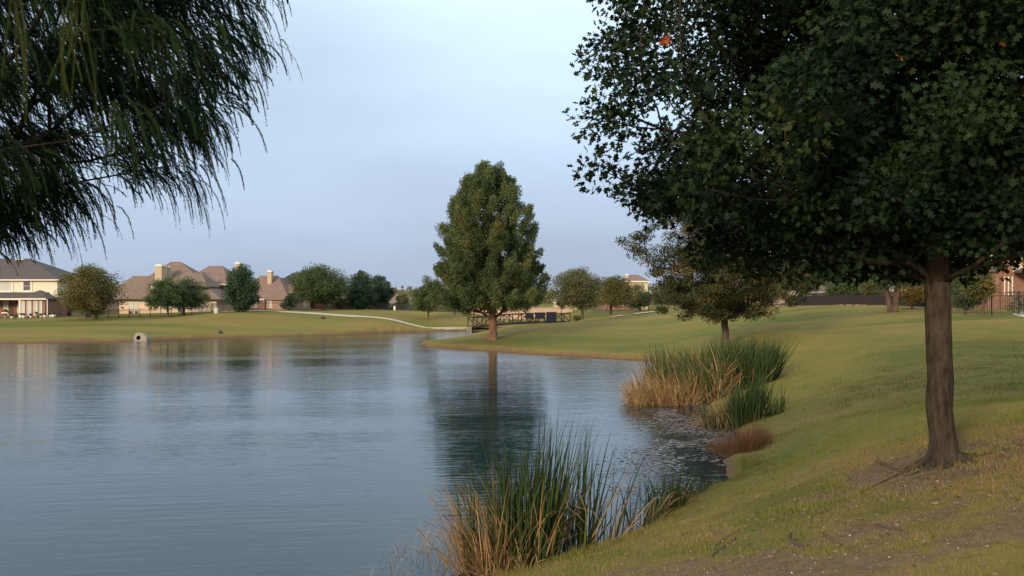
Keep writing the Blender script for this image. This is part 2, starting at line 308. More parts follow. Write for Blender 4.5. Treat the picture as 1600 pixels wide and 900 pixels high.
def build_ground():
    bu = math.asinh(1500/12); u = np.linspace(-bu, bu, 720); xs = 4+12*np.sinh(u)
    v = np.linspace(math.asinh(-62/14), math.asinh(1600/14), 800); ys = 12+14*np.sinh(v)
    X, Y = np.meshgrid(xs, ys); h, sd = ground(X, Y, True); di, dr = lawn_state(X, Y, sd)
    nx, ny = len(xs), len(ys); i = np.arange(ny-1)[:, None]*nx+np.arange(nx-1)[None]
    f = np.stack((i, i+1, i+nx+1, i+nx), -1).reshape(-1, 4)
    b = MB(); b.add(np.stack((X, Y, h), -1).reshape(-1, 3), f, smooth=True)
    m, t, p = nodes('turf'); geo = t.nodes.new('ShaderNodeNewGeometry').outputs['Position']
    fine = noise(t, 9, 6, .75, vec=geo); mid = noise(t, .9, 5, .6, vec=geo); streak = noise(t, .55, 5, .6, vec=geo, sxyz=(.35, 1.6, 1)); mow = noise(t, .12, 3, .5, vec=geo, sxyz=(.4, 1.5, 1))
    dr_ = attr(t, 'dry'); di_ = attr(t, 'dirt')
    g = mix_rgb(t, mrange(t, mid, .3, .7), (.090, .118, .020), (.145, .145, .030))
    g = mix_rgb(t, mrange(t, mow, .4, .62, 0, .55), g, (.185, .172, .042))
    ad = t.nodes.new('ShaderNodeMath'); ad.operation = 'MULTIPLY_ADD'; t.links.new(streak, ad.inputs[0]); ad.inputs[1].default_value = .9; t.links.new(dr_, ad.inputs[2])
    g = mix_rgb(t, mrange(t, ad.outputs[0], .55, 1.35, 0, .85), g, (.270, .188, .060))
    soil = mix_rgb(t, mrange(t, fine, .35, .65), (.155, .098, .056), (.26, .178, .105))
    zz = t.nodes.new('ShaderNodeSeparateXYZ'); t.links.new(geo, zz.inputs[0]); soil = mix_rgb(t, mrange(t, zz.outputs[2], .45, .15, 0, .6), soil, (.16, .082, .045))
    a2 = t.nodes.new('ShaderNodeMath'); a2.operation = 'MULTIPLY_ADD'; t.links.new(fine, a2.inputs[0]); a2.inputs[1].default_value = .7; t.links.new(di_, a2.inputs[2])
    g = mix_rgb(t, mrange(t, a2.outputs[0], .55, 1.05), g, soil)
    g = mix_rgb(t, mrange(t, noise(t, 28, 3, .8, vec=geo), .35, .65, 0, .6), g, mix_rgb(t, .5, g, (.06, .06, .03)))
    g = mix_rgb(t, mrange(t, noise(t, 3.2, 4, .7, vec=geo, sxyz=(.6, 1.2, 1)), .42, .66, 0, .5), g, mix_rgb(t, .45, g, (.045, .075, .016)))
    t.links.new(g, p.inputs['Base Color']); p.inputs['Roughness'].default_value = .95; p.inputs['Specular IOR Level'].default_value = .1
    bump(t, p, fine, .8, .05)
    o = b.build('ground', m, attrs={'dirt': di.ravel(), 'dry': dr.ravel()}); tag(o, kind='structure')
build_ground()

def build_water():
    b = MB(); b.add([(-258, -28, 0), (18, -28, 0), (18, 138, 0), (-258, 138, 0)], [(0, 1, 2, 3)])
    m, t, p = nodes('pond_water'); geo = t.nodes.new('ShaderNodeNewGeometry').outputs['Position']
    rot = t.nodes.new('ShaderNodeMapping'); rot.inputs['Rotation'].default_value = (0, 0, R(-9)); t.links.new(geo, rot.inputs[0]); g = rot.outputs[0]
    n1 = noise(t, 1.0, 3, .5, vec=g, sxyz=(.5, 4.4, 1)); n2 = noise(t, 1.0, 2, .5, vec=g, sxyz=(2.4, 9, 1)); pat = noise(t, .09, 3, .5, vec=g, sxyz=(.5, 1.6, 1))
    s = mrange(t, pat, .38, .62, .35, 1.0)
    a = t.nodes.new('ShaderNodeMath'); a.operation = 'MULTIPLY_ADD'; t.links.new(n2, a.inputs[0]); a.inputs[1].default_value = .35; t.links.new(n1, a.inputs[2])
    n0 = noise(t, 1.0, 2, .5, vec=g, sxyz=(.10, .85, 1)); a3 = t.nodes.new('ShaderNodeMath'); a3.operation = 'MULTIPLY_ADD'; t.links.new(n0, a3.inputs[0]); a3.inputs[1].default_value = 1.3; t.links.new(a.outputs[0], a3.inputs[2]); a = a3
    bm_ = bump(t, p, a.outputs[0], .5, .036); sc = t.nodes.new('ShaderNodeMath'); sc.operation = 'MULTIPLY'; sc.inputs[1].default_value = .55; t.links.new(s, sc.inputs[0]); t.links.new(sc.outputs[0], bm_.inputs['Strength'])
    p.inputs['Base Color'].default_value = (.006, .020, .028, 1); p.inputs['Roughness'].default_value = .06; p.inputs['IOR'].default_value = 1.333
    tag(b.build('pond_water', m), kind='structure')
build_water()

def near_grass():
    rng = np.random.default_rng(5); N = 760000
    yy = 4.2+(rng.random(N)**1.55)*56; ph = rng.uniform(-.62, .62, N); xx = yy*ph
    k = (xx > -3) & (rng.random(N) < np.clip((60-yy)/30, 0, 1))
    xx, yy = xx[k], yy[k]; z, sd = ground(xx, yy, True); di, dr = lawn_state(xx, yy, sd)
    keep = (sd > .12) & (rng.random(len(xx)) > di*.72) ; xx, yy, z, di, dr, sd = [q[keep] for q in (xx, yy, z, di, dr, sd)]
    n = len(xx); d = np.hypot(xx, yy); a = rng.uniform(0, 2*pi, n); lean = rng.uniform(.1, .9, n)
    H = rng.uniform(.018, .05, n)*(1-.45*di)*(1+.6*(fbm(xx*2.2, yy*2.2, 41, 3)-.5)*2)*(1+np.clip(1.1-sd, 0, 1)*1.8*(d < 22)); H = H*np.clip((62-yy)/40, .25, 1)*(1+1.3*smooth((fbm(xx*1.3+7, yy*1.3, 43, 3)-.56)/.12)); W = np.maximum(.0035, d*.00045)*rng.uniform(.7, 1.3, n)
    ax = np.stack((np.cos(a)*lean, np.sin(a)*lean, np.ones(n)), -1); nr = np.stack((-np.sin(a+1), np.cos(a+1), np.zeros(n)), -1)
    v, f = inst([(0, -.5, 0), (0, .5, 0), (1, 0, 0)], [(0, 1, 2)], np.stack((xx, yy, z-.004), -1), ax, nr, H, W)
    b = MB(); b.add(v, f, tint=np.repeat(np.clip(dr*.75+rng.normal(.1, .18, n)+di*.3, 0, 1), 3))
    m, t, p = nodes('grass_blade'); ti = attr(t, 'tint'); c = mix_rgb(t, mrange(t, ti, 0, .6), (.105, .130, .026), (.190, .175, .045)); c = mix_rgb(t, mrange(t, ti, .55, 1), c, (.235, .162, .078))
    t.links.new(c, p.inputs['Base Color']); p.inputs['Roughness'].default_value = .8; p.inputs['Specular IOR Level'].default_value = .15
    tag(b.build('grass', m), 'short mown grass with dry tufts on the near bank', 'grass', kind='stuff')
near_grass()

def conform_strip(name, pts, width, mat, lift, label=None, cat=None):
    pts = np.array(pts, float); s = np.concatenate(([0], np.cumsum(np.hypot(*np.diff(pts, axis=0).T)))); q = np.arange(0, s[-1], .8)
    # smooth the centre line
    x = np.interp(q, s, pts[:, 0]); y = np.interp(q, s, pts[:, 1]); k = np.ones(9)/9; x = np.convolve(np.pad(x, 4, 'edge'), k, 'valid'); y = np.convolve(np.pad(y, 4, 'edge'), k, 'valid')
    d = nrm(np.stack((np.gradient(x), np.gradient(y)), -1)); nn = np.stack((-d[:, 1], d[:, 0]), -1)
    w = np.array([-.5, -.5, -.25, 0, .25, .5, .5])*width; V = []; zc = ground(x, y)
    for j, ww in enumerate(w):
        px = x+nn[:, 0]*ww; py = y+nn[:, 1]*ww; z = np.maximum(ground(px, py), zc-.05)+lift
        if j in (0, 6): z = z-.25
        V.append(np.stack((px, py, z), -1))
    V = np.stack(V, 1); n = len(x); i = np.arange(n-1)[:, None]*7+np.arange(6)[None]; f = np.stack((i, i+1, i+8, i+7), -1).reshape(-1, 4)
    b = MB(); b.add(V.reshape(-1, 3), f); tag(b.build(name, mat), kind='structure')
conform_strip('path', [(-60, 140), (-44, 133), (-33, 128.5), (-28, 126.2), (-22, 122), (-16.5, 119.5), (-11, 118.6), (-8, 119), (-5.2, 120.8)], 2.3, M['path'], .09)
conform_strip('pavement', [(30.0, 50), (31.2, 54), (33, 58), (37, 61), (46, 62), (70, 60)], 1.6, M['path'], .06)
(lambda *a: None)('path', [(9.6, 126), (12, 127.5), (16, 131), (24, 134), (40, 132)], 2.3, M['path'], .07)

def sand_bunker(cx, cy, rx, ry, rz, label):
    a = np.linspace(0, 2*pi, 40, endpoint=False); r = 1+.22*np.sin(2*a+1)+.12*np.sin(3*a+rx)
    rings = []; 
    for k in (0.02, .35, .7, 1.0):
        x = rx*np.cos(a)*r*k; y = ry*np.sin(a)*r*k; X = cx+x*math.cos(rz)-y*math.sin(rz); Y = cy+x*math.sin(rz)+y*math.cos(rz); rings.append(np.stack((X, Y, ground(X, Y)+.10-.05*(1-k)), -1))
    v = np.stack(rings).reshape(-1, 3); i = np.arange(3)[:, None]*40; j = np.arange(40)[None]; k = (j+1) % 40
    b = MB(); b.add(v, np.stack(np.broadcast_arrays(i+j, i+k, i+40+k, i+40+j), -1).reshape(-1, 4), smooth=True)
    tag(b.build('sand_bunker', M['sand']), label, 'bunker', 'sand bunkers on the far lawn')
sand_bunker(15.2, 103, .95, 1.7, .2, 'larger pale sand bunker on the far lawn by the young tree')
sand_bunker(12.4, 105, .6, 1.2, .3, 'smaller, narrower pale sand bunker right of the forked tree')

# ------------------------------------------------------------------ trees
DIAMOND = [(0, 0, 0), (.45, -.38, .03), (1, 0, 0), (.45, .38, .03)]
OAK = [(0, -.02, 0), (.18, -.10, 0), (.22, -.34, .02), (.34, -.12, 0), (.50, -.46, .03), (.60, -.14, 0), (.80, -.30, .02), (.82, -.08, 0), (1, 0, -.03), (.82, .08, 0), (.80, .30, .02), (.60, .14, 0), (.50, .46, .03), (.34, .12, 0), (.22, .34, .02), (.18, .10, 0), (0, .02, 0)]
OAK2 = [(0, 0, 0), (.20, -.12, 0), (.34, -.42, .03), (.46, -.14, 0), (.70, -.36, .02), (.76, -.10, 0), (1, 0, -.03), (.76, .10, 0), (.70, .36, .02), (.46, .14, 0), (.34, .42, .03), (.20, .12, 0)]
def profile(kind):
    P = {'round': [(0, .45), (.12, .78), (.3, .97), (.5, 1), (.7, .9), (.86, .66), (.95, .4), (1, .12)],
         'dome': [(0, .70), (.12, .95), (.3, 1), (.55, .93), (.75, .76), (.9, .5), (1, .15)],
         'cypress': [(0, .55), (.05, .9), (.11, 1), (.2, 1), (.34, .86), (.5, .77), (.66, .67), (.8, .53), (.9, .39), (.96, .25), (1, .08)],
         'oval': [(0, .4), (.15, .75), (.35, 1), (.6, .92), (.8, .62), (.93, .35), (1, .1)],
         'spread': [(0, .55), (.1, .92), (.25, 1), (.45, .97), (.6, .97), (.8, .92), (1, .55)]}[kind]
    P = np.array(P); return lambda t: np.interp(t, P[:, 0], P[:, 1])
def skeleton(b, base, fork, top, clusters, r0, seed, tip_r=.012, thin=1.0, nseg=9, ridge=.0, flare=1.5):
    """trunk plus limbs reaching each leaf cluster, radii after the pipe model"""
    rng = np.random.default_rng(seed); base = np.array(base, float); fork = np.array(fork, float); top = np.array(top, float)
    nT = 10; tr = [base+(fork-base)*k/6 for k in range(7)]+[fork+(top-fork)*k/nT for k in range(1, nT+1)]
    P = [p+np.array((*(rng.normal(0, min(r0*.18, .02), 2)*(0 < i)*(i < 16)), 0)) for i, p in enumerate(tr)]; par = [-1]+list(range(len(P)-1)); plen = [0.]*len(P); ok = [i >= 6 for i in range(len(P))]; chains = [list(range(len(P)))]
    for i in range(1, len(P)): plen[i] = plen[i-1]+np.linalg.norm(P[i]-P[i-1])*.7
    tips = []
    order = np.argsort([np.linalg.norm(c-fork)*1.0+rng.random()*.5 for c in clusters])
    for ci in order:
        c = clusters[ci]; A = np.array(P); d = np.linalg.norm(A-c, axis=1)+.45*np.array(plen)+2.2*np.clip(A[:, 2]-c[2]+.15*np.linalg.norm(A[:, :2]-c[:2], axis=1), 0, None)
        d[~np.array(ok)] = 1e9; k = int(np.argmin(d)); a = A[k]; L = np.linalg.norm(c-a); n = int(max(2, min(7, L/.5)))
        mid = (a+c)/2+rng.normal(0, .07*L, 3)+np.array((0, 0, -.05*L)); ch = [k]
        for q in range(1, n+1):
            s = q/n; p = (1-s)**2*a+2*s*(1-s)*mid+s*s*c; par.append(ch[-1]); P.append(p); plen.append(plen[ch[-1]]+L/n); ok.append(True); ch.append(len(P)-1)
        chains.append(ch); tips.append(ch[-1])
    R_ = np.zeros(len(P)); ex = 2.2
    for tpi in tips: R_[tpi] += tip_r**ex
    R_[16] += tip_r**ex
    for i in range(len(P)-1, 0, -1): R_[par[i]] += R_[i]
    R_ = R_**(1/ex); sc = r0/R_[6]; big = R_ > tip_r*1.6
    rr = np.where(R_ > 0, tip_r+(R_-tip_r)*(r0-tip_r)/max(R_[6]-tip_r, 1e-6), tip_r)
    rr[7:] = np.maximum(rr[7:]*thin, tip_r)
    for i in range(7): rr[i] = r0*(1+(flare-1)*math.exp(-i*1.6))
    A = np.array(P)
    for j, ch in enumerate(chains):
        pts = A[ch]; r = rr[ch].copy()
        if j: r[0] = min(r[0], r[1]*1.25)
        if j == 0 and ridge:
            q = np.linspace(0, 6, 60); h = np.stack([np.interp(q, range(7), pts[:7, a]) for a in range(3)], -1)
            hz = (h[:, 2]-h[0, 2]); rad = np.interp(q, range(7), np.full(7, r0))*(1+(flare-1)*np.exp(-hz*5.0)+.04*np.exp(-hz*1.2)); rad[-1] = rr[6]
            b.tube(h, rad, 28, ridge=ridge, seed=seed); b.tube(pts[6:], r[6:], nseg)
        else: b.tube(pts, r, nseg if r[1] > .05 else 5)
def crown_points(rng, K, prof, z0, z1, rx, ry, cx, cy, shell=.55, lump=.18, seed=0):
    out = []
    while len(out) < K:
        t = rng.random(); r = prof(t)
        if rng.random() > r*1.02+.06: continue
        a = rng.uniform(0, 2*pi); q = 1-(rng.random()**1.0)*shell if rng.random() < .72 else rng.random()**.5*(1-shell)+.05
        l = 1+lump*2*(float(vnoise(np.array([math.cos(a)*1.8+t*3+seed]), np.array([math.sin(a)*1.8+seed*3.1+t]), seed)[0])-.5)
        out.append((cx+math.cos(a)*rx*r*q*l, cy+math.sin(a)*ry*r*q*l, z0+(z1-z0)*t))
    return np.array(out)
def foliage(b, rng, cl, center, cr, per, size, kind='diamond', flat=.75, plume=0, tint_c=.5, tint_s=.22, mat=0, tmpl=None):
    K = len(cl); ct = np.clip(rng.normal(tint_c, tint_s, K), 0, 1); n = K*per; idx = np.repeat(np.arange(K), per)
    out = nrm(cl-center+np.array((0, 0, 1e-3)))
    g = rng.normal(0, 1, (n, 3)); g = nrm(g)*(rng.random((n, 1))**.45); crv = (cr*rng.uniform(.65, 1.25, K))[idx][:, None]
    if plume:
        ax = nrm(out*np.array((1, 1, .25))+np.array((0, 0, plume)))[idx]; s = rng.random((n, 1)); pos = cl[idx]+ax*(s-.4)*crv*1.35+g*crv*.78*(1.1-.5*s)
        d = nrm(ax+rng.normal(0, .45, (n, 3)))
    else:
        pos = cl[idx]+g*crv*np.array((1, 1, flat)); d = nrm(g+rng.normal(0, .6, (n, 3))+np.array((0, 0, -.15)))
    nr = nrm(rng.normal(0, .7, (n, 3))+np.array((0, 0, .9))+out[idx]*.35)
    sz = size*rng.uniform(.5, 1.4, n); T = tmpl if tmpl is not None else DIAMOND
    v, f = inst(T, [tuple(range(len(T)))], pos, d, nr, sz)
    b.add(v, f, mat, np.repeat(np.clip(ct[idx]+rng.normal(0, .14, n), 0, 1), len(T)))
def tree(name, label, cat, x, y, H, z0, rx, shape, tr, K, cr, per, size, leaf, bk, seed, group=None, fork=None, plume=0, cx=0, cy=0, lump=.32, lean=(0, 0), tint=(.5, .22), flat=.75, shell=.5, ry=None, sink=.08, stems=1, flare=1.5, ridge=0, tip=.012, trunk_top=.72):
    rng = np.random.default_rng(seed); g = gz(x, y); root = empty(name, (x, y, g), label, cat, group)
    z0 = max(z0, .15); cl = crown_points(rng, K, profile(shape), z0+cr*.4, H-cr*.5, max(rx-cr*.6, rx*.5), max((ry or rx)-cr*.6, rx*.5), cx, cy, shell, lump, seed)
    fk = fork if fork is not None else z0*.9; tb = MB()
    if stems == 1: skeleton(tb, (0, 0, -sink), (lean[0]*.5, lean[1]*.5, fk), (lean[0]+cx*.7, lean[1]+cy*.7, fk+(H-fk)*trunk_top), cl, tr, seed+1, tip, flare=flare, ridge=ridge)
    else:
        for s in range(stems):
            a = s*2*pi/stems+seed; sub = [c for i, c in enumerate(cl) if i % stems == s]
            skeleton(tb, (math.cos(a)*tr*.5, math.sin(a)*tr*.5, -sink), (math.cos(a)*fk*.28, math.sin(a)*fk*.28, fk), (math.cos(a)*rx*.4, math.sin(a)*rx*.4, H*.8), sub, tr*.62, seed+s, tip)
    tb.build('trunk', M[bk], root)
    fb = MB(); foliage(fb, rng, cl, np.array((cx, cy, (z0+H)*.45)), cr, per, size, flat=flat, plume=plume, tint_c=tint[0], tint_s=tint[1])
    fb.build('crown', M[leaf], root); return root
def far_tree(px, Y, hw, top, bot, label, leaf='leaf_green', shape='round', seed=1, K=70, per=110, size=.2, bk='bark_mid', tr=.18, name='broadleaf_tree', cat='tree', group=None, cpx=None, **k):
    """px: trunk column, hw: crown half width, top / bot: crown rows, all in photo pixels at distance Y"""
    K = int(K*1.4); per = int(per*1.6); size *= .85; m = Y/1400; x = (px-800)*m; g = gz(x, Y); H = EYE-(top-470)*m-g; z0 = EYE-(bot-470)*m-g; cxx = ((cpx if cpx is not None else px)-px)*m
    rx = hw*m; cr = max(.45, rx*.26)
    return tree(name, label, cat, x, Y, H, z0, rx, shape, tr, K, cr, per, size, leaf, bk, seed, group, cx=cxx, **k)

# the conical tree on the point
xc = (770-800)*76/1400
tree('conical_tree', 'tall cone-shaped cypress standing on the grassy point at the water', 'tree', xc, 76, 14.9, 2.35, 5.5, 'cypress', .34, 620, .68, 520, .115, 'cypress_leaf', 'bark_red', 11, plume=1.3, cx=-.35, cy=0, lump=.12, tint=(.48, .24), shell=.5, flare=1.6, fork=1.75, trunk_top=.93, ridge=.1)
# the brown-olive tree behind the reeds
tree('spreading_tree', 'olive-brown spreading tree rising behind the big reed bed', 'tree', 12.45, 52, 9.3, 1.3, 5.1, 'spread', .20, 720, .58, 230, .10, 'elm_leaf', 'bark_mid', 23, cx=-.25, lump=.35, tint=(.45, .28), flat=.55, shell=.8, fork=1.3, lean=(-.25, 0), trunk_top=.85)

# left bank trees
BG = 'trees on the far banks'
far_tree(150, 116, 49, 413, 492, 'rounded green and orange tree beside the cream two-storey house', 'leaf_autumn', 'round', 31, 110, 120, .2, cpx=142, group=BG, tr=.2, fork=1.0)
far_tree(262, 118, 34, 434, 482, 'dark flat-topped tree with slim trunk in front of the brown-roofed house', 'leaf_green', 'dome', 32, 70, 110, .18, cpx=258, group=BG, tr=.13, tint=(.3, .2))
far_tree(287, 121, 36, 432, 482, 'dark tree with leaning trunk touching the slim-trunked one, right of it', 'leaf_green', 'dome', 33, 70, 110, .18, cpx=293, group=BG, tr=.17, tint=(.35, .2))
far_tree(372, 124, 34, 412, 488, 'dense blue-green pointed tree in front of the red-brick house', 'leaf_dark', 'oval', 34, 100, 120, .2, cpx=377, group=BG, lump=.35, fork=.8)
far_tree(507, 140, 50, 413, 470, 'broad round dark green oak beyond the path', 'leaf_green', 'dome', 35, 150, 120, .22, cpx=499, group=BG, tr=.28, tint=(.45, .2), lump=.12)
far_tree(566, 150, 27, 421, 482, 'dark evergreen just right of the broad round oak', 'leaf_dark', 'oval', 36, 80, 110, .22, group=BG, lump=.4)
far_tree(590, 158, 27, 427, 480, 'dark evergreen sloping down to the gap in the skyline', 'leaf_dark', 'oval', 37, 80, 110, .22, group=BG, lump=.4)
far_tree(557, 146, 19, 446, 480, 'small round tree with thin trunk in front of the dark evergreens', 'leaf_dark', 'round', 38, 45, 90, .18, group=BG, tr=.1, tint=(.7, .2))
far_tree(530, 148, 11, 465, 482, 'small pale bush left of the thin-trunked little tree', 'leaf_olive', 'round', 39, 20, 70, .16, group=BG, tr=.05, name='bush', cat='bush')
far_tree(452, 138, 16, 462, 484, 'dark ragged bush at the end wall of the pink-brick house', 'leaf_dark', 'round', 40, 30, 80, .18, group=BG, tr=.07, name='bush', cat='bush')
far_tree(669, 128, 26, 443, 487, 'young green tree behind the bend of the path', 'leaf_green', 'round', 41, 70, 110, .18, cpx=665, group=BG, tr=.11, tint=(.65, .2))
far_tree(628, 185, 13, 459, 484, 'small pale green tree in the skyline gap', 'leaf_olive', 'round', 42, 30, 80, .22, group=BG, tr=.1, tint=(.4, .2))
far_tree(757, 136, 20, 455, 484, 'thin-trunked tree behind the cone-shaped cypress', 'leaf_green', 'round', 43, 40, 90, .2, group=BG, tr=.13)
far_tree(910, 135, 46, 417, 482, 'large olive-green tree right of the footbridge', 'leaf_olive', 'round', 44, 130, 120, .2, cpx=904, group=BG, tr=.2, tint=(.45, .25), lump=.3, fork=2.0)
far_tree(954, 128, 38, 430, 478, 'forked-trunk tree with brownish crown near the bunkers', 'leaf_autumn', 'dome', 45, 90, 110, .18, cpx=962, group=BG, tr=.2, tint=(.38, .25), stems=2)
far_tree(877, 138, 9, 464, 482, 'tiny sapling in front of the tan wall end', 'leaf_dark', 'round', 46, 15, 70, .16, group=BG, tr=.06, name='sapling')
far_tree(902, 133, 7, 493, 503, 'low rusty bush at the foot of the olive-green tree', 'leaf_autumn', 'round', 47, 12, 70, .14, group=BG, tr=.04, name='bush', cat='bush')
far_tree(1000, 140, 26, 442, 482, 'dark tree at the left edge of the olive-brown spreading one', 'leaf_dark', 'round', 48, 40, 90, .2, group=BG, tr=.12)
far_tree(1117, 112, 22, 440, 478, 'slender tree seen beneath the olive-brown spreading crown', 'leaf_olive', 'round', 49, 40, 90, .18, group=BG, tr=.12, tint=(.3, .2))
far_tree(1196, 98, 46, 405, 468, 'brown-green tree right of the spreading one, before the pale wall', 'leaf_autumn', 'dome', 50, 90, 110, .16, group=BG, tr=.14, tint=(.4, .3), stems=2)
far_tree(1252, 104, 34, 400, 462, 'tall olive tree closing the gap right of the spreading tree', 'leaf_olive', 'oval', 61, 80, 110, .16, group=BG, tr=.14, tint=(.3, .25))
far_tree(1288, 118, 26, 392, 455, 'dark green tree behind the roof of the orange brick house', 'leaf_dark', 'round', 62, 60, 100, .18, group=BG, tr=.14)
far_tree(1466, 82, 34, 398, 470, 'dark broad tree filling the gap right behind the oak trunk', 'leaf_dark', 'round', 63, 80, 110, .15, group=BG, tr=.15, tint=(.4, .25))
far_tree(1360, 100, 40, 385, 450, 'high dark crown rising behind the pale-barked young tree', 'leaf_green', 'round', 64, 80, 110, .16, group=BG, tr=.16, tint=(.25, .2))
far_tree(1320, 88, 36, 424, 474, 'rounded dark green tree on the crest of the lawn', 'leaf_green', 'round', 51, 90, 120, .15, group=BG, tr=.12, tint=(.35, .25), fork=.5)
far_tree(1356, 84, 22, 428, 462, 'pale-barked young tree beside the rounded one on the crest', 'leaf_olive', 'round', 52, 40, 90, .14, cpx=1362, group=BG, tr=.1)
far_tree(1396, 63, 64, 385, 446, 'multi-stemmed tree on bare earth at the crest of the lawn', 'leaf_green', 'dome', 53, 120, 120, .13, group=BG, tr=.30, tint=(.25, .2), stems=3, fork=2.0)
far_tree(1425, 74, 26, 426, 476, 'rusty orange rounded tree left of the oak trunk', 'leaf_orange', 'round', 54, 60, 110, .14, group=BG, tr=.09)
far_tree(1512, 64, 30, 432, 492, 'green bushy shrub against the black fence right of the oak', 'leaf_green', 'round', 55, 60, 110, .13, group=BG, tr=.06, tint=(.45, .25), name='shrub', cat='shrub')
far_tree(1536, 56, 30, 412, 466, 'leaning crape myrtle with pale bare stem by the fence', 'leaf_autumn', 'round', 56, 60, 80, .12, cpx=1528, group=BG, tr=.07, tint=(.35, .3), fork=1.0, lump=.4, name='crape_myrtle')
far_tree(1578, 66, 20, 463, 493, 'clipped dark hedge bush behind the black fence at right', 'leaf_dark', 'dome', 57, 50, 90, .12, group=BG, tr=.05, name='bush', cat='bush', z=0) if False else None

# --- the big oak
def near_oak():
    x, y = 5.62, 11.7; g = gz(x, y); root = empty('oak_tree', (x, y, g), 'large dark oak with thick bare trunk on the near bank', 'tree')
    rng = np.random.default_rng(71); z0 = 2.75; H = 10.2
    cl = crown_points(rng, 900, profile('dome'), z0+.35, H-.3, 4.55, 4.1, -.15, .5, .72, .16, 9)
    # boughs that sag low on the pond side
    low = np.stack((rng.uniform(-3.6, 3.6, 130), rng.uniform(-1.8, 3.2, 130), rng.uniform(2.75, 3.35, 130)), -1); low[:, 2] += np.where((low[:, 0] < 1.2) & (low[:, 1] > 0), -.10, .12); low[:, 2] += np.clip(-2.0-low[:, 0], 0, 2)*.45; cl = np.concatenate((cl, low)); cl = cl[~((cl[:, 0] < -2.4) & (cl[:, 2] < 3.5))]
    cl = cl[~((np.hypot(cl[:, 0], cl[:, 1]) < .5) & (cl[:, 2] < 2.9))]
    tb = MB(); skeleton(tb, (0, 0, -.1), (-.07, 0, 2.35), (-.2, .4, 8.6), cl, .155, 72, .009, ridge=.10, flare=1.5, nseg=12)
    # surface roots are part of the tree
    tr = tb.build('trunk', M['bark_near'], root)
    for k, (a, L, r) in enumerate([(3.5, .55, .07), (4.4, .45, .065), (5.5, .5, .065), (.3, .5, .065), (2.6, .5, .06), (3.25, 2.2, .022), (5.95, 1.9, .02)]):
        s = np.linspace(0, 1, 12); xx = np.cos(a+.25*np.sin(s*4+k))*(.12+s*L); yy = np.sin(a+.25*np.sin(s*4+k))*(.12+s*L)
        zz = ground(x+xx, y+yy)-g+r*(1-s)*.7+.10*np.exp(-s*L*9)-.35*r-.012*s
        q = MB(); q.tube(np.stack((xx, yy, zz), -1), r*(1-.75*s), 8, ridge=.15, seed=k); q.build('root', M['bark_near'], root)
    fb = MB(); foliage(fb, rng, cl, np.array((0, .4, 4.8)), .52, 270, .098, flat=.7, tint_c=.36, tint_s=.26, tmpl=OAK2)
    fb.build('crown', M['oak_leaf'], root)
    c = np.array([((1043-800)/1400*9.3-x, 9.3-y, EYE+(470-60)/1400*9.3-g), ((1568-800)/1400*9.5-x, 9.5-y, EYE+(470-68)/1400*9.5-g), ((1405-800)/1400*8.8-x, 8.8-y, EYE+(470-88)/1400*8.8-g)])
    for q, nq_, sq in zip(c, (14, 6, 5), (.075, .045, .04)): rb = MB(); foliage(rb, rng, q[None], np.array((0, 0, 5.)), .035, nq_, sq, tmpl=OAK); rb.build('red_leaf_sprig', M['red_leaf'], root)
near_oak()

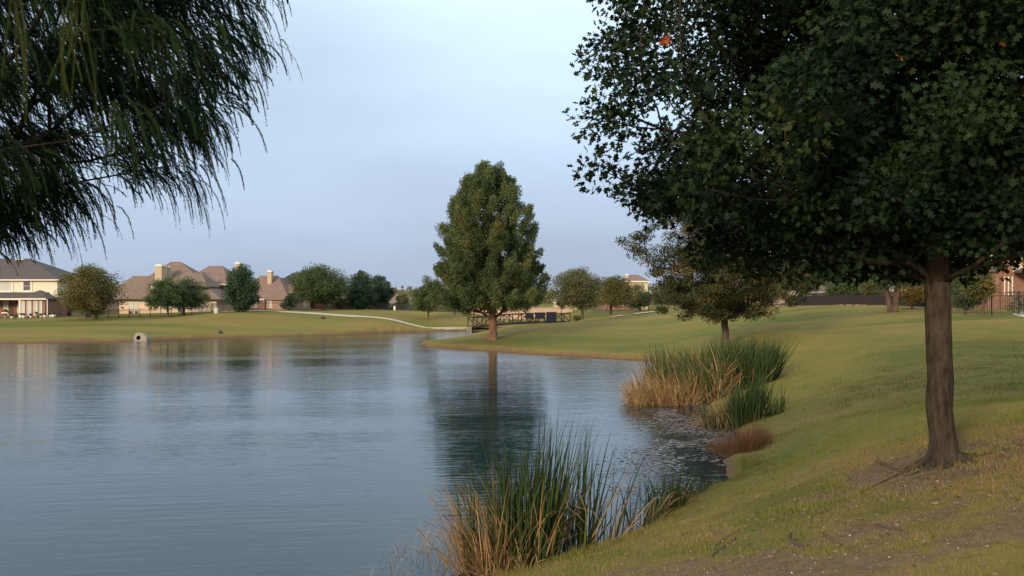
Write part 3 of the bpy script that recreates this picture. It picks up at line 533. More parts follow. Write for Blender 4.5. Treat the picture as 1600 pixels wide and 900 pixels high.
# --- the weeping cypress overhead at left
def weeping():
    x, y = -5.3, 5.6; g = gz(x, y); root = empty('weeping_tree', (x, y, g), 'dark feathery weeping cypress hanging into the top left corner', 'tree')
    rng = np.random.default_rng(81)
    poly = np.array([(-420, -420), (410, -420), (395, -40), (360, 20), (365, 85), (325, 130), (322, 175), (300, 205), (280, 225), (262, 290), (235, 180), (208, 285), (172, 130), (122, 125), (100, 250), (75, 310), (30, 320), (-10, 340), (-60, 360), (-420, 360)], float)
    def inside(p):
        c = False
        for i in range(len(poly)):
            ax, ay = poly[i]; bx, by = poly[i-1]
            if (ay > p[1]) != (by > p[1]) and p[0] < (bx-ax)*(p[1]-ay)/(by-ay)+ax: c = not c
        return c
    cl = []
    while len(cl) < 820:
        p = (rng.uniform(-420, 470), rng.uniform(-420, 350))
        if not inside(p) or float(fbm(np.array([p[0]/75+9]), np.array([p[1]/60]), 77, 2)[0]) < .32: continue
        Y = rng.uniform(4.8, 8.6); w = PX(p[0], p[1], Y); cl.append(w-np.array((x, y, g)))
    cl = np.array(cl); tb = MB(); skeleton(tb, (0, 0, -.3), (0, 0, 2.2), (.2, .3, 8.5), cl, .21, 82, .005, thin=.42, ridge=.12, flare=1.5); tb.build('trunk', M['bark_cy'], root)
    # strand: curved twig with two ranks of needles
    fb = MB(); ns_ = 44; n = len(cl)*ns_; idx = np.repeat(np.arange(len(cl)), ns_)
    start = cl[idx]+rng.normal(0, 1, (n, 3))*np.array((.13, .13, .08)); a = rng.uniform(-.7, .8, len(cl))[idx]+rng.normal(0, .4, n); outv = np.stack((np.cos(a), np.sin(a)*.9, np.full(n, -.1)), -1)
    L = rng.uniform(.12, .34, n); nq = 34; s = (np.arange(nq)+.5)/nq
    droop = (rng.uniform(.35, 1.5, len(cl))[idx]+rng.normal(0, .2, n)).clip(.1)
    P = start[:, None]+(outv*(L*.85)[:, None])[:, None]*s[None, :, None]*(1.25-.5*s[None, :, None])
    P[:, :, 2] -= (L*droop)[:, None]*s[None]**1.6*.85
    tan = nrm(np.gradient(P, axis=1)); hx = nrm(np.cross(tan, np.array((0, 0, 1.))+rng.normal(0, .4, (n, 1, 3)))); ti = np.clip(rng.normal(.35, .22, len(cl)), 0, .84)[idx]
    tw = np.repeat(ti, nq*3)
    for sg in (-1, 1):
        ax = nrm(tan*1.35+sg*hx*.62+rng.normal(0, .22, P.shape)); env = (1.1-.65*s)[None]*rng.uniform(.7, 1.2, (n, nq))
        v, f = inst([(0, -.5, 0), (1, 0, 0), (0, .5, 0)], [(0, 1, 2)], P.reshape(-1, 3), ax.reshape(-1, 3), np.cross(ax, tan).reshape(-1, 3)+1e-4, (.034*env).ravel(), np.full(n*nq, .0058))
        fb.add(v, f, 0, tw)
    # the twig itself
    q = P[:, ::5]; m_ = q.shape[1]; w = .0018; hh = hx[:, ::5]*w
    V = np.stack((q-hh, q+hh), 2).reshape(-1, 3); i = (np.arange(n)[:, None]*m_+np.arange(m_-1)[None])*2; fb.add(V, np.stack((i, i+1, i+3, i+2), -1).reshape(-1, 4), 0, .4)
    # a few long yellow-green streamers nearer the eye
    for k in range(16):
        px = rng.choice([8, 22, 30, 98, 112, 120])+rng.normal(0, 5); Y = rng.uniform(3.6, 4.3); py0 = rng.uniform(-80, 20); st = PX(px, py0, Y)-np.array((x, y, g)); LL = rng.uniform(.25, .62); ss = np.linspace(0, 1, 70)
        pp = st+np.stack((.05*np.sin(ss*2+k)+.03*ss**2*rng.normal(), .03*ss, -LL*ss), -1); tt = nrm(np.gradient(pp, axis=0))
        for sg in (-1, 1):
            ax = nrm(tt*1.2+sg*np.array((1, .3, 0))+rng.normal(0, .2, pp.shape)); v, f = inst([(0, -.5, 0), (1, 0, 0), (0, .5, 0)], [(0, 1, 2)], pp, ax, np.cross(ax, tt)+1e-4, np.full(70, .013), np.full(70, .0025)); fb.add(v, f, 0, .93)
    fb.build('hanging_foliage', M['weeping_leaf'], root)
weeping()

# far-off woods closing the horizon
def far_woods():
    rng = np.random.default_rng(91); b = MB(); n = 26000
    ang = rng.uniform(-.8, .8, n); D = rng.uniform(330, 420, n); x = D*np.sin(ang); y = D*np.cos(ang)
    top = 3.0+7.5*fbm(ang*16+5, ang*0, 7, 4)**1.2+1.0*fbm(ang*90, ang*0, 9, 2); z = 2.0+top*rng.random(n)**.8
    pos = np.stack((x, y, z), -1); v, f = inst(DIAMOND, [(0, 1, 2, 3)], pos, rng.normal(0, 1, (n, 3)), rng.normal(0, 1, (n, 3))+np.array((0, -1, .6)), rng.uniform(1.0, 2.0, n))
    b.add(v, f, tint=np.repeat(rng.random(n), 4)); tag(b.build('far_woods', M['leaf_olive']), 'far-off low wood along the horizon', 'woods', kind='stuff')
far_woods()

# ------------------------------------------------------------------ reeds and bank plants
def strips(b, rng, base, H, W, lean, curl, tint, seg=7, az=None, kink=None):
    """tapering blades with a bend; base (n,3)"""
    n = len(base); s = np.linspace(0, 1, seg+1); az = rng.uniform(0, 2*pi, n) if az is None else az
    dirv = np.stack((np.cos(az), np.sin(az), np.zeros(n)), -1); th = lean[:, None]+curl[:, None]*s[None]**2
    if kink is not None: th = th+kink[:, None]*(s[None] > .6)
    ds = H[:, None]/seg; hx = np.concatenate((np.zeros((n, 1)), np.cumsum(np.sin(th[:, :-1])*ds, 1)), 1); hz = np.concatenate((np.zeros((n, 1)), np.cumsum(np.cos(th[:, :-1])*ds, 1)), 1)
    C = base[:, None]+dirv[:, None]*hx[:, :, None]; C[:, :, 2] += hz
    tw = rng.uniform(0, 2*pi, n); side = np.stack((np.cos(tw), np.sin(tw), np.zeros(n)), -1)
    w = W[:, None]*(1-s[None]**2.2*.95)*.5; A = C-side[:, None]*w[:, :, None]; B = C+side[:, None]*w[:, :, None]
    V = np.stack((A, B), 2).reshape(-1, 3); m = seg+1; i = (np.arange(n)[:, None]*m+np.arange(seg)[None])*2
    b.add(V, np.stack((i, i+1, i+3, i+2), -1).reshape(-1, 4), 0, np.repeat(tint, m*2), smooth=True)
def reed_clump(name, label, blobs, seed, group='reed beds along the near shore'):
    """blobs: (x, y, rx, ry, n_green, n_dry, height, lean_az, tint)"""
    rng = np.random.default_rng(seed); x0, y0 = blobs[0][:2]; root = empty(name, (x0, y0, max(gz(x0, y0), 0)), label, 'reeds', group); o = np.array((x0, y0, max(gz(x0, y0), 0)))
    G = MB(); D = MB()
    for (x, y, rx, ry, ng, nd, H, laz, ls) in blobs:
        for nb_, B, dry in ((ng, G, False), (nd, D, True)):
            if not nb_: continue
            a = rng.uniform(0, 2*pi, nb_); r = np.sqrt(rng.random(nb_)); X = x+rx*r*np.cos(a); Y = y+ry*r*np.sin(a); Z = np.maximum(ground(X, Y), -.25)-.03
            az = np.where(rng.random(nb_) < (.65 if dry else .4), laz+rng.normal(0, .7, nb_), a+rng.normal(0, .5, nb_))
            if dry: h = H*rng.uniform(.45, 1.08, nb_); le = np.abs(rng.normal(.12+ls, .26, nb_)); cu = np.abs(rng.normal(1.1, .8, nb_)); kk = np.where(rng.random(nb_) < .3, rng.uniform(.6, 1.7, nb_), 0); W = rng.uniform(.012, .026, nb_); ti = np.clip(rng.normal(.45, .28, nb_), 0, 1)
            else: h = H*rng.uniform(.55, 1.15, nb_); le = np.abs(rng.normal(.04+ls*.6, .13, nb_)); cu = np.abs(rng.normal(.15, .22, nb_)); kk = np.where(rng.random(nb_) < .06, 1.2, 0); W = rng.uniform(.019, .040, nb_); ti = np.clip(rng.normal(.38, .25, nb_), 0, 1)
            strips(B, rng, np.stack((X, Y, Z), -1)-o, h, W*max(1, (y/22)**.8), le, cu, ti, az=az, kink=kk)
    if G.n: G.build('green_leaves', M['reed_green'], root)
    if D.n: D.build('dry_leaves', M['reed_dry'], root)
    return root
reed_clump('cattail_clump', 'nearest tall cattail clump, green blades with tan dead ones at its left', [
    (.22, 13.55, .48, .40, 380, 70, 2.1, 0, .03), (-.33, 13.35, .38, .36, 70, 330, 1.85, 3.1, .14), (-.1, 13.1, .40, .3, 10, 120, .9, 3.6, .4), (-.35, 13.3, .5, .35, 0, 110, .9, 3.3, .9),
    (.92, 14.1, .36, .3, 70, 30, 2.0, .1, .06), (1.45, 14.55, .35, .25, 20, 26, 1.5, .1, .35), (2.3, 15.7, .3, .3, 34, 44, 1.05, .1, .35)], 101)
reed_clump('reed_bed', 'big reed bed, straw-coloured at the water and green towards the lawn', [
    (6.0, 35.3, 1.3, 1.2, 60, 1700, 1.65, 3.3, .3), (7.4, 36.4, 1.5, 1.6, 600, 1200, 2.2, 3.0, .15), (8.6, 37.5, 1.4, 1.6, 1000, 420, 2.1, 0, .1), (9.9, 37.0, 1.0, 1.3, 1100, 90, 1.75, .1, .34), (7.0, 38.6, 1.2, 1.2, 300, 600, 2.3, 3.1, .1), (5.3, 34.6, .7, .7, 10, 260, 1.0, 3.3, .35)], 102)
reed_clump('reed_tuft', 'middle tuft of upright green reeds with arching straw on its left', [
    (7.35, 27.9, .6, .5, 330, 60, 1.35, .1, .06), (6.75, 28.5, .6, .5, 120, 330, 1.25, 3.1, .3), (8.0, 27.4, .3, .3, 50, 10, .9, .1, .25)], 103)
reed_clump('reed_shoots', 'sparse green shoots where bank meets water, right of the cattails', [(2.9, 16.6, .35, .35, 90, 30, .8, .2, .25), (3.6, 17.8, .3, .3, 26, 10, .5, .2, .25)], 104)
def rust():
    rng = np.random.default_rng(105); x, y = 5.95, 22.6; root = empty('rust_bush', (x, y, gz(x, y)), 'wispy rust-red bush at the waterline', 'bush'); o = np.array((x, y, gz(x, y)))
    n = 1900; a = rng.uniform(0, 2*pi, n); r = rng.random(n)**.5; cl_ = rng.integers(0, 7, n); co = rng.normal(0, 1, (7, 2)); X = x+co[cl_, 0]*.22+.34*r*np.cos(a); Y = y+co[cl_, 1]*.45+.4*r*np.sin(a); B = MB()
    strips(B, rng, np.stack((X, Y, np.maximum(ground(X, Y), -.1)), -1)-o, rng.uniform(.2, 1.0, n)*(1.1-.6*r)*rng.uniform(.55, 1.15, 7)[cl_], rng.uniform(.006, .016, n), np.abs(rng.normal(.3, .3, n)), rng.normal(.3, .6, n), np.clip(rng.normal(.45, .28, n), 0, 1), az=a, seg=5)
    B.build('stems', M['rust_plant'], root)
rust()
def stalks():
    rng = np.random.default_rng(106); n = 520; B = MB(); X = rng.uniform(-2.1, -.4, n); Y = rng.uniform(12.2, 14.6, n)
    k = (rng.random(n) < np.clip((X+2.3)/1.5, .1, 1)) & (shore_sd(X, Y) < .1); X, Y = X[k], Y[k]; n = len(X)
    strips(B, rng, np.stack((X, Y, np.full(n, -.03)), -1), rng.uniform(.15, .55, n), rng.uniform(.004, .011, n), np.abs(rng.normal(.9, .5, n)), rng.normal(.5, .8, n), rng.random(n), seg=5)
    tag(B.build('dead_stalks', M['dead_stalk']), 'tangle of broken brown stalks lying in the shallows', 'plant litter', kind='stuff')
stalks()
def weed_mat():
    rng = np.random.default_rng(107); n = 26000; Y = rng.uniform(18.5, 37, n); X = rng.uniform(1.5, 8, n); sd = shore_sd(X, Y)
    den = np.clip((3.6+sd)/2.4, 0, 1)*np.clip((X-.22*Y+2.9)/1.2, 0, 1)*smooth((fbm(X*1.1, Y*.8, 61, 4)-.30)/.3)
    k = (sd < .05) & (rng.random(n) < den); X, Y = X[k], Y[k]; n = len(X); a = np.linspace(0, 2*pi, 7, endpoint=False)
    T = np.stack((np.cos(a), np.sin(a)*.8, 0*a), -1)*np.array([1, .8, 1.1, .75, 1, .85, 1.05])[:, None]
    v, f = inst(T, [tuple(range(7))], np.stack((X, Y, rng.uniform(.003, .012, n)), -1), np.stack((np.cos(X*99), np.sin(X*99), 0*X), -1), np.stack((rng.normal(0, .05, n), rng.normal(0, .05, n), np.ones(n)), -1), rng.uniform(.02, .075, n)*(Y/26))
    B = MB(); B.add(v, f, tint=np.repeat(np.clip(fbm(X*1.4, Y*1.6, 62, 3)*1.6-.35+rng.normal(0, .2, n), 0, 1), 7))
    m, t, p = nodes('pond_weed'); ti = attr(t, 'tint'); t.links.new(mix_rgb(t, ti, (.045, .035, .025), (.185, .135, .115)), p.inputs['Base Color']); p.inputs['Roughness'].default_value = .35; p.inputs['Specular IOR Level'].default_value = .7
    tag(B.build('pond_weed', m), 'mat of brown floating pond weed in the corner of the shore', 'pond weed', kind='stuff')
weed_mat()
def litter():
    rng = np.random.default_rng(108)
    X = rng.uniform(-.5, 8, 1500); Y = rng.uniform(6, 14, 1500); z, sd = ground(X, Y, True); di, dr = lawn_state(X, Y, sd); k = (di > .45) & (sd > .3); X, Y, z = X[k], Y[k], z[k]; n = len(X)
    oc = np.array([(1, 0, 0), (-1, 0, 0), (0, 1, 0), (0, -1, 0), (0, 0, .7), (0, 0, -.7)]); fo = np.array([(0, 2, 4), (2, 1, 4), (1, 3, 4), (3, 0, 4), (2, 0, 5), (1, 2, 5), (3, 1, 5), (0, 3, 5)])
    v, f = inst(oc, fo, np.stack((X, Y, z+.004), -1), rng.normal(0, 1, (n, 3))*np.array((1, 1, .1)), np.stack((0*X, 0*X, 1+0*X), -1), np.exp(rng.normal(-5.25, .4, n)))
    B = MB(); B.add(v, f); tag(B.build('pebbles', M['pebble']), 'pale pebbles scattered over the bare soil', 'pebbles', kind='stuff')
    # dead leaves on the ground
    n = 2600; X = 5.3+rng.normal(0, 2.6, n); Y = 10.8+rng.normal(0, 2.4, n); z = ground(X, Y); v, f = inst(OAK, [tuple(range(17))], np.stack((X, Y, z+.02), -1), rng.normal(0, 1, (n, 3))*np.array((1, 1, .25)), np.stack((rng.normal(0, .4, n), rng.normal(0, .4, n), 1+0*X), -1), rng.uniform(.03, .065, n))
    B = MB(); B.add(v, f, tint=np.repeat(rng.random(n)*.6, 17)); tag(B.build('fallen_leaves', M['dead_stalk']), 'dry brown fallen leaves under the oak', 'leaf litter', kind='stuff')
litter()
def sticks():
    S = [((1120, 852), (1150, 832), .016, 'grey weathered root ridge at lower left of the bare soil'), ((1118, 868), (1142, 846), .018, 'shorter grey root ridge just below the longer one'), ((1280, 836), (1322, 852), .014, 'thin dark curved stick on the bare soil'),
         ((1375, 822), (1408, 830), .02, 'dark stubby stick on the grass below the oak'), ((1238, 838), (1246, 856), .024, 'upright grey wood stub between two sticks'), ((1378, 722), (1394, 738), .03, 'knobbly grey root stub left of the oak base'), ((1262, 812), (1292, 798), .018, 'pale grey root ridge in the middle of the bare patch')]
    for k, (a, b_, r, lab) in enumerate(S):
        def hit(px, py):
            Y = np.linspace(5, 30, 1500); X = (px-800)/1400*Y; Z = EYE-(py-470)/1400*Y; i = int(np.argmax(ground(X, Y) >= Z)); return np.array((X[i], Y[i]))
        A = hit(*a); Bp = hit(*b_); s = np.linspace(-.15, 1.15, 12); n = np.array((-(Bp-A)[1], (Bp-A)[0])); P = A+(Bp-A)*s[:, None]+n*(.05*np.sin(s*3.5+k))[:, None]
        z = ground(P[:, 0], P[:, 1])+r*.35; q = MB(); q.tube(np.stack((P[:, 0], P[:, 1], z), -1), r*(1-.6*np.abs(s-.4)), 8, ridge=.2, seed=k)
        tag(q.build('root_ridge' if 'root' in lab else 'stick', M['weathered']), lab, 'root' if 'root' in lab else 'stick', 'wood lying on the bare soil')
sticks()

# ------------------------------------------------------------------ houses
def hip(b, x0, x1, y0, y1, ze, zr, rx0, rx1, ry=None, ov=.35, th=.16, mat=0):
    """hipped roof: eave rectangle and a ridge from rx0 to rx1"""
    x0 -= ov; x1 += ov; y0 -= ov; y1 += ov; ry = (y0+y1)/2 if ry is None else ry
    v = [(x0, y0, ze), (x1, y0, ze), (x1, y1, ze), (x0, y1, ze), (rx0, ry, zr), (rx1, ry, zr), (x0, y0, ze-th), (x1, y0, ze-th), (x1, y1, ze-th), (x0, y1, ze-th)]
    b.add(v, [(0, 1, 5, 4), (2, 3, 4, 5)], mat); b.add(v, [(1, 2, 5), (3, 0, 4)], mat); b.add(v, [(0, 6, 7, 1), (1, 7, 8, 2), (2, 8, 9, 3), (3, 9, 6, 0), (6, 9, 8, 7)], mat)
def window(root, x0, x1, y, z0, z1, pane='glass', frame='trim', muntin=(1, 1), fw=.09, name='window'):
    """front-facing window standing just proud of the wall at y"""
    f = MB(); f.box(x0-fw, x0, y-.07, y+.05, z0-fw, z1+fw); f.box(x1, x1+fw, y-.07, y+.05, z0-fw, z1+fw); f.box(x0, x1, y-.07, y+.05, z1, z1+fw); f.box(x0, x1, y-.10, y+.05, z0-fw, z0)
    for k in range(1, muntin[0]+1): xx = x0+(x1-x0)*k/(muntin[0]+1); f.box(xx-.025, xx+.025, y-.055, y-.025, z0, z1)
    for k in range(1, muntin[1]+1): zz = z0+(z1-z0)*k/(muntin[1]+1); f.box(x0, x1, y-.058, y-.022, zz-.025, zz+.025)
    o = f.build(name, M[frame], root); p = MB(); p.box(x0, x1, y-.02, y+.03, z0, z1); p.build('pane', M[pane], o); return o
def door(root, x0, x1, y, z0, z1, leaf='siding', frame='trim'):
    f = MB(); f.box(x0-.12, x0, y-.06, y+.05, z0, z1+.12); f.box(x1, x1+.12, y-.06, y+.05, z0, z1+.12); f.box(x0, x1, y-.06, y+.05, z1, z1+.12); o = f.build('door', M[frame], root)
    p = MB(); p.box(x0, x1, y-.03, y+.03, z0, z1); p.build('door_leaf', M[leaf], o); h = MB(); h.box(x1-.16, x1-.08, y-.09, y-.03, z0+.95, z0+1.05); h.build('handle', M['iron'], o)
def chimney(root, x0, x1, y0, y1, z0, z1, mat='chimney'):
    c = MB(); c.box(x0, x1, y0, y1, z0, z1-.25); o = c.build('chimney', M[mat], root); k = MB(); k.box(x0-.08, x1+.08, y0-.08, y1+.08, z1-.25, z1-.08); k.box(x0+.1, x1-.1, y0+.1, y1-.1, z1-.08, z1+.05); k.build('chimney_cap', M['trim'], o)
def part(root, name, mat, *boxes, label=None):
    b = MB()
    for q in boxes: b.box(*q)
    o = b.build(name, M[mat], root)
    if label: o['label'] = label
    return o
def wall_panel(root, mat, *boxes, label=None): return part(root, 'wall', mat, *boxes, label=label)
HG = 'houses round the pond'

def house_cream():
    Y = 126.; m = Y/1400; g = 1.35; r = empty('cream_house', (-70, Y, g), 'two-storey house, cream upper floor over red brick, grey hipped roof', 'house', HG)
    def X(px): return (px-800)*m+70
    def Z(py): return EYE-(py-470)*m-g
    x0, x1 = X(-75), X(89.5)
    wall_panel(r, 'siding', (x0, x1, 0, 11, Z(466), Z(438))); wall_panel(r, 'red_brick', (x0, x1, .02, 10.98, -.6, Z(466)), label='red brick ground floor wall')
    b = MB(); hip(b, x0, x1, 0, 11, Z(437), Z(401), X(-50), X(14), ov=.45); b.build('roof', M['roof_grey'], r)
    part(r, 'fascia', 'trim', (x0-.5, x1+.5, -.52, -.46, Z(438.6), Z(436.6)))
    # roof vents
    for px in (2, 9): part(r, 'roof_vent', 'white_paint', (X(px)-.22, X(px)+.22, 3.9, 4.4, Z(404), Z(402.2)))
    # upper windows with wide trim
    for a, c, d, e, mu in ((-28, -10, 442, 454, (1, 1)), (-1, 17.5, 440, 454, (1, 1)), (37, 47.5, 440, 453.5, (0, 1))): window(r, X(a), X(c), 0, Z(e), Z(d), 'shutter' if a != 37 else 'glass', 'trim', mu, .30)
    # porch roof and bay
    pb = MB(); xa, xb = x0, X(93)
    ye = -3.0
    pb.add([(xa, ye, Z(466.5)), (xb-1.5, ye, Z(466.5)), (xb-1.5, -.02, Z(456.5)), (xa, -.02, Z(456.5)), (xa, ye, Z(467.8)), (xb-1.5, ye, Z(467.8)), (xb-1.5, -.02, Z(467.8)), (xa, -.02, Z(467.8))], [(0, 1, 2, 3), (4, 7, 6, 5), (0, 4, 5, 1), (0, 3, 7, 4), (1, 5, 6, 2)])
    pb.build('porch_roof', M['roof_grey'], r)
    bb = MB(); hip(bb, X(53), X(90), -3.4, -.2, Z(466.3), Z(453.5), X(63), X(66), ry=-.3, ov=.3); bb.build('bay_roof', M['roof_grey'], r)
    part(r, 'porch_fascia', 'trim', (xa, X(49), ye-.06, ye-.005, Z(468.6), Z(466.2))); part(r, 'bay_fascia', 'trim', (X(50), X(94), -3.80, -3.72, Z(468.4), Z(466.1)))
    wall_panel(r, 'red_brick', (X(53), X(90), -3.35, .0, -.6, Z(468.2)), label='red brick bay wall')
    for a, c in ((53.6, 58.8), (63, 68.8), (73, 78.4), (81.5, 85.2)): window(r, X(a), X(c), -3.36, Z(492.5), Z(470.5), 'shutter', 'trim', (0, 1), .05)
    part(r, 'column', 'trim', (X(48.7)-.12, X(48.7)+.12, -3.0, -2.76, -.6, Z(467.9))); part(r, 'column', 'trim', (X(0)-.12, X(0)+.12, -3.0, -2.76, -.6, Z(467.9)))
    part(r, 'downpipe', 'trim', (X(95)-.05, X(95)+.05, -3.7, -3.6, -.6, Z(467.6)))
    door(r, X(28.5), X(36), -.02, Z(496), Z(477), 'stucco'); window(r, X(6.5), X(13), -.02, Z(493), Z(471), 'shutter', 'trim', (0, 1), .06)
    part(r, 'patio', 'concrete', (xa, X(94), -4.4, 0, -.5, .28))
house_cream()
def potted():
    m = 121.2/1400; Y = 121.2; PG = 'plant pots along the patio edge'
    spec = [(-4, .2, .35, 'white_paint', 'leaf_green', 'leftmost pale plant pot on the patio edge'), (6, .22, .4, 'clay', 'leaf_olive', 'clay pot below the shuttered porch window'), (18, .24, .3, 'white_paint', 'leaf_green', 'pale pot left of the porch door'), (30, .25, .42, 'white_paint', 'leaf_olive', 'large pale pot in front of the porch door'), (36.5, .25, .4, 'white_paint', 'leaf_green', 'large pale pot just right of the porch door'),
            (45.5, .2, .32, 'white_paint', 'leaf_green', 'small pale pot by the porch column'), (56, .30, .55, 'clay', 'leaf_autumn', 'large terracotta urn before the bay'), (61, .2, .3, 'white_paint', 'leaf_green', 'small pale pot right of the terracotta urn'), (69.5, .26, .36, 'white_paint', 'leaf_olive', 'round pale pot under the second bay window'), (76.5, .22, .34, 'white_paint', 'leaf_green', 'pale pot under the third bay window'), (83, .32, .42, 'white_paint', 'leaf_olive', 'widest pale pot at the right end of the patio')]
    for k, (px, rr, h, pm, lm, lab) in enumerate(spec):
        x = (px-800)*m; z = gz(x, Y+.15+.3*(k % 2)); r = empty('plant_pot', (x, Y+.15+.3*(k % 2), z), lab, 'plant pot', PG)
        b = MB(); b.lathe((0, 0, 0), [(rr*.6, 0), (rr*.95, h*.7), (rr*1.05, h*.9), (rr*1.05, h), (rr*.85, h), (rr*.8, h*.85)], 14); b.build('pot', M[pm], r)
        f = MB(); rng = np.random.default_rng(k+300); nb_ = 120; aa = rng.uniform(0, 2*pi, nb_); strips(f, rng, np.stack((.05*np.cos(aa), .05*np.sin(aa), np.full(nb_, h-.03)), -1), rng.uniform(.2, .5, nb_), np.full(nb_, .05), np.abs(rng.normal(.4, .3, nb_)), rng.uniform(.2, 1.4, nb_), rng.random(nb_), seg=4, az=aa); f.build('plant', M[lm], r)
    # patio furniture under the porch
    r = empty('patio_grill', ((12.5-800)*.0893, 124.4, 1.62), 'dark covered grill standing under the porch', 'grill'); b = MB(); b.box(-.45, .45, -.28, .28, .62, .8); b.build('side_shelf', M['trim'], r)
    b = MB(); b.box(-.3, .3, -.25, .25, .8, .95); b.lathe((0, 0, .95), [(.3, 0), (.27, .12), (.15, .22), (.02, .25)], 12); b.build('hood', M['iron'], r)
    for sx in (-.35, .35):
        for sy in (-.2, .2): b = MB(); b.box(sx-.03, sx+.03, sy-.03, sy+.03, 0, .62); b.build('leg', M['iron'], r)
potted()

def house_brown():
    Y = 133.; m = Y/1400; g = 1.3; r = empty('brown_roof_house', (-50, Y, g), 'tan brick house with huge steep brown roof and wide pale chimney', 'house', HG)
    X = lambda px: (px-800)*m+50
    Z = lambda py: EYE-(py-470)*m-g
    wall_panel(r, 'tan_brick', (X(186), X(338), 0, 13, -.6, Z(467.5)))
    b = MB(); hip(b, X(184), X(342), 0, 13, Z(467.5), Z(406), X(241), X(257), ov=.5); b.build('roof', M['roof_brown'], r)
    wall_panel(r, 'tan_brick', (X(150), X(186)-.01, 3, 15, -.6, Z(467.5)), label='tan brick wing behind the round tree')
    b = MB(); hip(b, X(148), X(215), 3, 15, Z(467.5), Z(428.5), X(168), X(200), ov=.5); b.build('wing_roof', M['roof_brown'], r)
    b = MB(); hip(b, X(225), X(262), -1.2, 5, Z(466), Z(440), X(243), X(244), ov=.2) if False else None
    b = MB(); hip(b, X(252), X(320), .5, 8, Z(447), Z(424.5), X(264), X(300), ov=.2); b.build('side_roof', M['roof_brown'], r)
    chimney(r, X(239.5), X(250), .6, 2.4, Z(450), Z(413.5)); chimney(r, X(250.4), X(253.5), 2.6, 3.6, Z(440), Z(415))
    part(r, 'fascia', 'roof_dark', (X(184)-.5, X(342)+.5, -.56, -.505, Z(469.2), Z(467.3)))
    # dormer
    wall_panel(r, 'trim', (X(230), X(235.5), 1.2, 3.5, Z(460), Z(443)), label='pale dormer side'); b = MB(); hip(b, X(224), X(236), .8, 4.5, Z(443), Z(438.5), X(228), X(232), ov=.1); b.build('dormer_roof', M['roof_brown'], r)
    for a, c, d, e, p in ((201, 207.5, 472, 482.5, 'shutter'), (209, 215, 472, 482.5, 'shutter'), (190, 193.5, 472, 476, 'glass'), (190, 193.5, 479, 482, 'glass'), (176, 179, 480, 484, 'glass'), (201, 208, 486, 490, 'glass'), (211, 216.5, 486, 491, 'glass'), (260, 268, 472, 484, 'shutter'), (278, 284, 474, 488, 'glass')): window(r, X(a), X(c), 0 if a > 186 else 3, Z(e), Z(d), p, 'trim', (0, 0 if d > 478 else 1), .05)
    # garden windows of the right half
    for a, c, d, e in ((292, 298, 473, 483), (304, 311, 473, 486), (318, 324, 473, 484)): window(r, X(a), X(c), 0, Z(e), Z(d), 'shutter', 'trim', (0, 1), .06)
house_brown()
def house_red():
    Y = 140.; m = Y/1400; g = 1.6; r = empty('red_brick_house', (-47, Y, g), 'two-level red brick house with pinkish roof and slim tall chimney', 'house', HG)
    X = lambda px: (px-800)*m+47
    Z = lambda py: EYE-(py-470)*m-g
    wall_panel(r, 'red_brick', (X(292), X(352), 0, 12, -.6, Z(444)))
    b = MB(); hip(b, X(285), X(356), 0, 12, Z(444), Z(413), X(306), X(328), ov=.4); b.build('roof', M['roof_pink'], r)
    part(r, 'fascia', 'trim', (X(318), X(356), -.46, -.405, Z(445.6), Z(443.6)))
    b = MB(); hip(b, X(318), X(358), -4.0, .0, Z(467), Z(449), X(340), X(344), ov=.3, ry=-.1); b.build('lower_roof', M['roof_pink'], r)
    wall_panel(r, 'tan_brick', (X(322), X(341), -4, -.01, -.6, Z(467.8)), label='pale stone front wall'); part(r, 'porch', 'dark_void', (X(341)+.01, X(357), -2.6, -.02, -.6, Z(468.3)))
    part(r, 'column', 'red_brick', (X(355.5), X(358.5), -4, -3.7, -.6, Z(468))); part(r, 'fascia', 'trim', (X(339), X(360), -4.38, -4.31, Z(468.8), Z(467)))
    window(r, X(349.5), X(352), -2.62, Z(486), Z(474), 'shutter', 'trim', (0, 0), .04)
    for a, c in ((325, 328.5), (331.5, 336.5)): window(r, X(a), X(c), -4.0, Z(482), Z(472), 'shutter', 'trim', (0, 1), .05)
    chimney(r, X(345.5), X(353), 7, 8.4, Z(446), Z(407))
house_red()
def house_pink():
    Y = 142.; m = Y/1400; g = 1.7; r = empty('pink_brick_house', (-38, Y, g), 'low pink brick house with one red panel and a square chimney', 'house', HG)
    X = lambda px: (px-800)*m+38
    Z = lambda py: EYE-(py-470)*m-g
    wall_panel(r, 'pink_brick', (X(372), X(449), 0, 11, -.6, Z(467.6)))
    b = MB(); hip(b, X(366), X(450), 0, 11, Z(467.5), Z(429), X(392), X(420), ov=.35); b.build('roof', M['roof_pink'], r)
    b = MB(); hip(b, X(418), X(451), 2, 9, Z(458), Z(443), X(424), X(449), ov=.1); b.build('gable_roof', M['roof_pink'], r)
    wall_panel(r, 'red_brick', (X(404.5), X(414.5), -.35, -.005, -.6, Z(468)), label='dark red brick panel'); part(r, 'fascia', 'trim', (X(393), X(414), -.44, -.37, Z(468.6), Z(467.2)))
    for a, c, mu in ((397, 402.5, 1), (418, 424.5, 0), (443, 449, 0)): window(r, X(a), X(c), 0, Z(480.5), Z(470.5), 'shutter', 'trim', (mu, 0), .07)
    chimney(r, X(408.5), X(415), 3.4, 4.6, Z(448), Z(421.5))
house_pink()
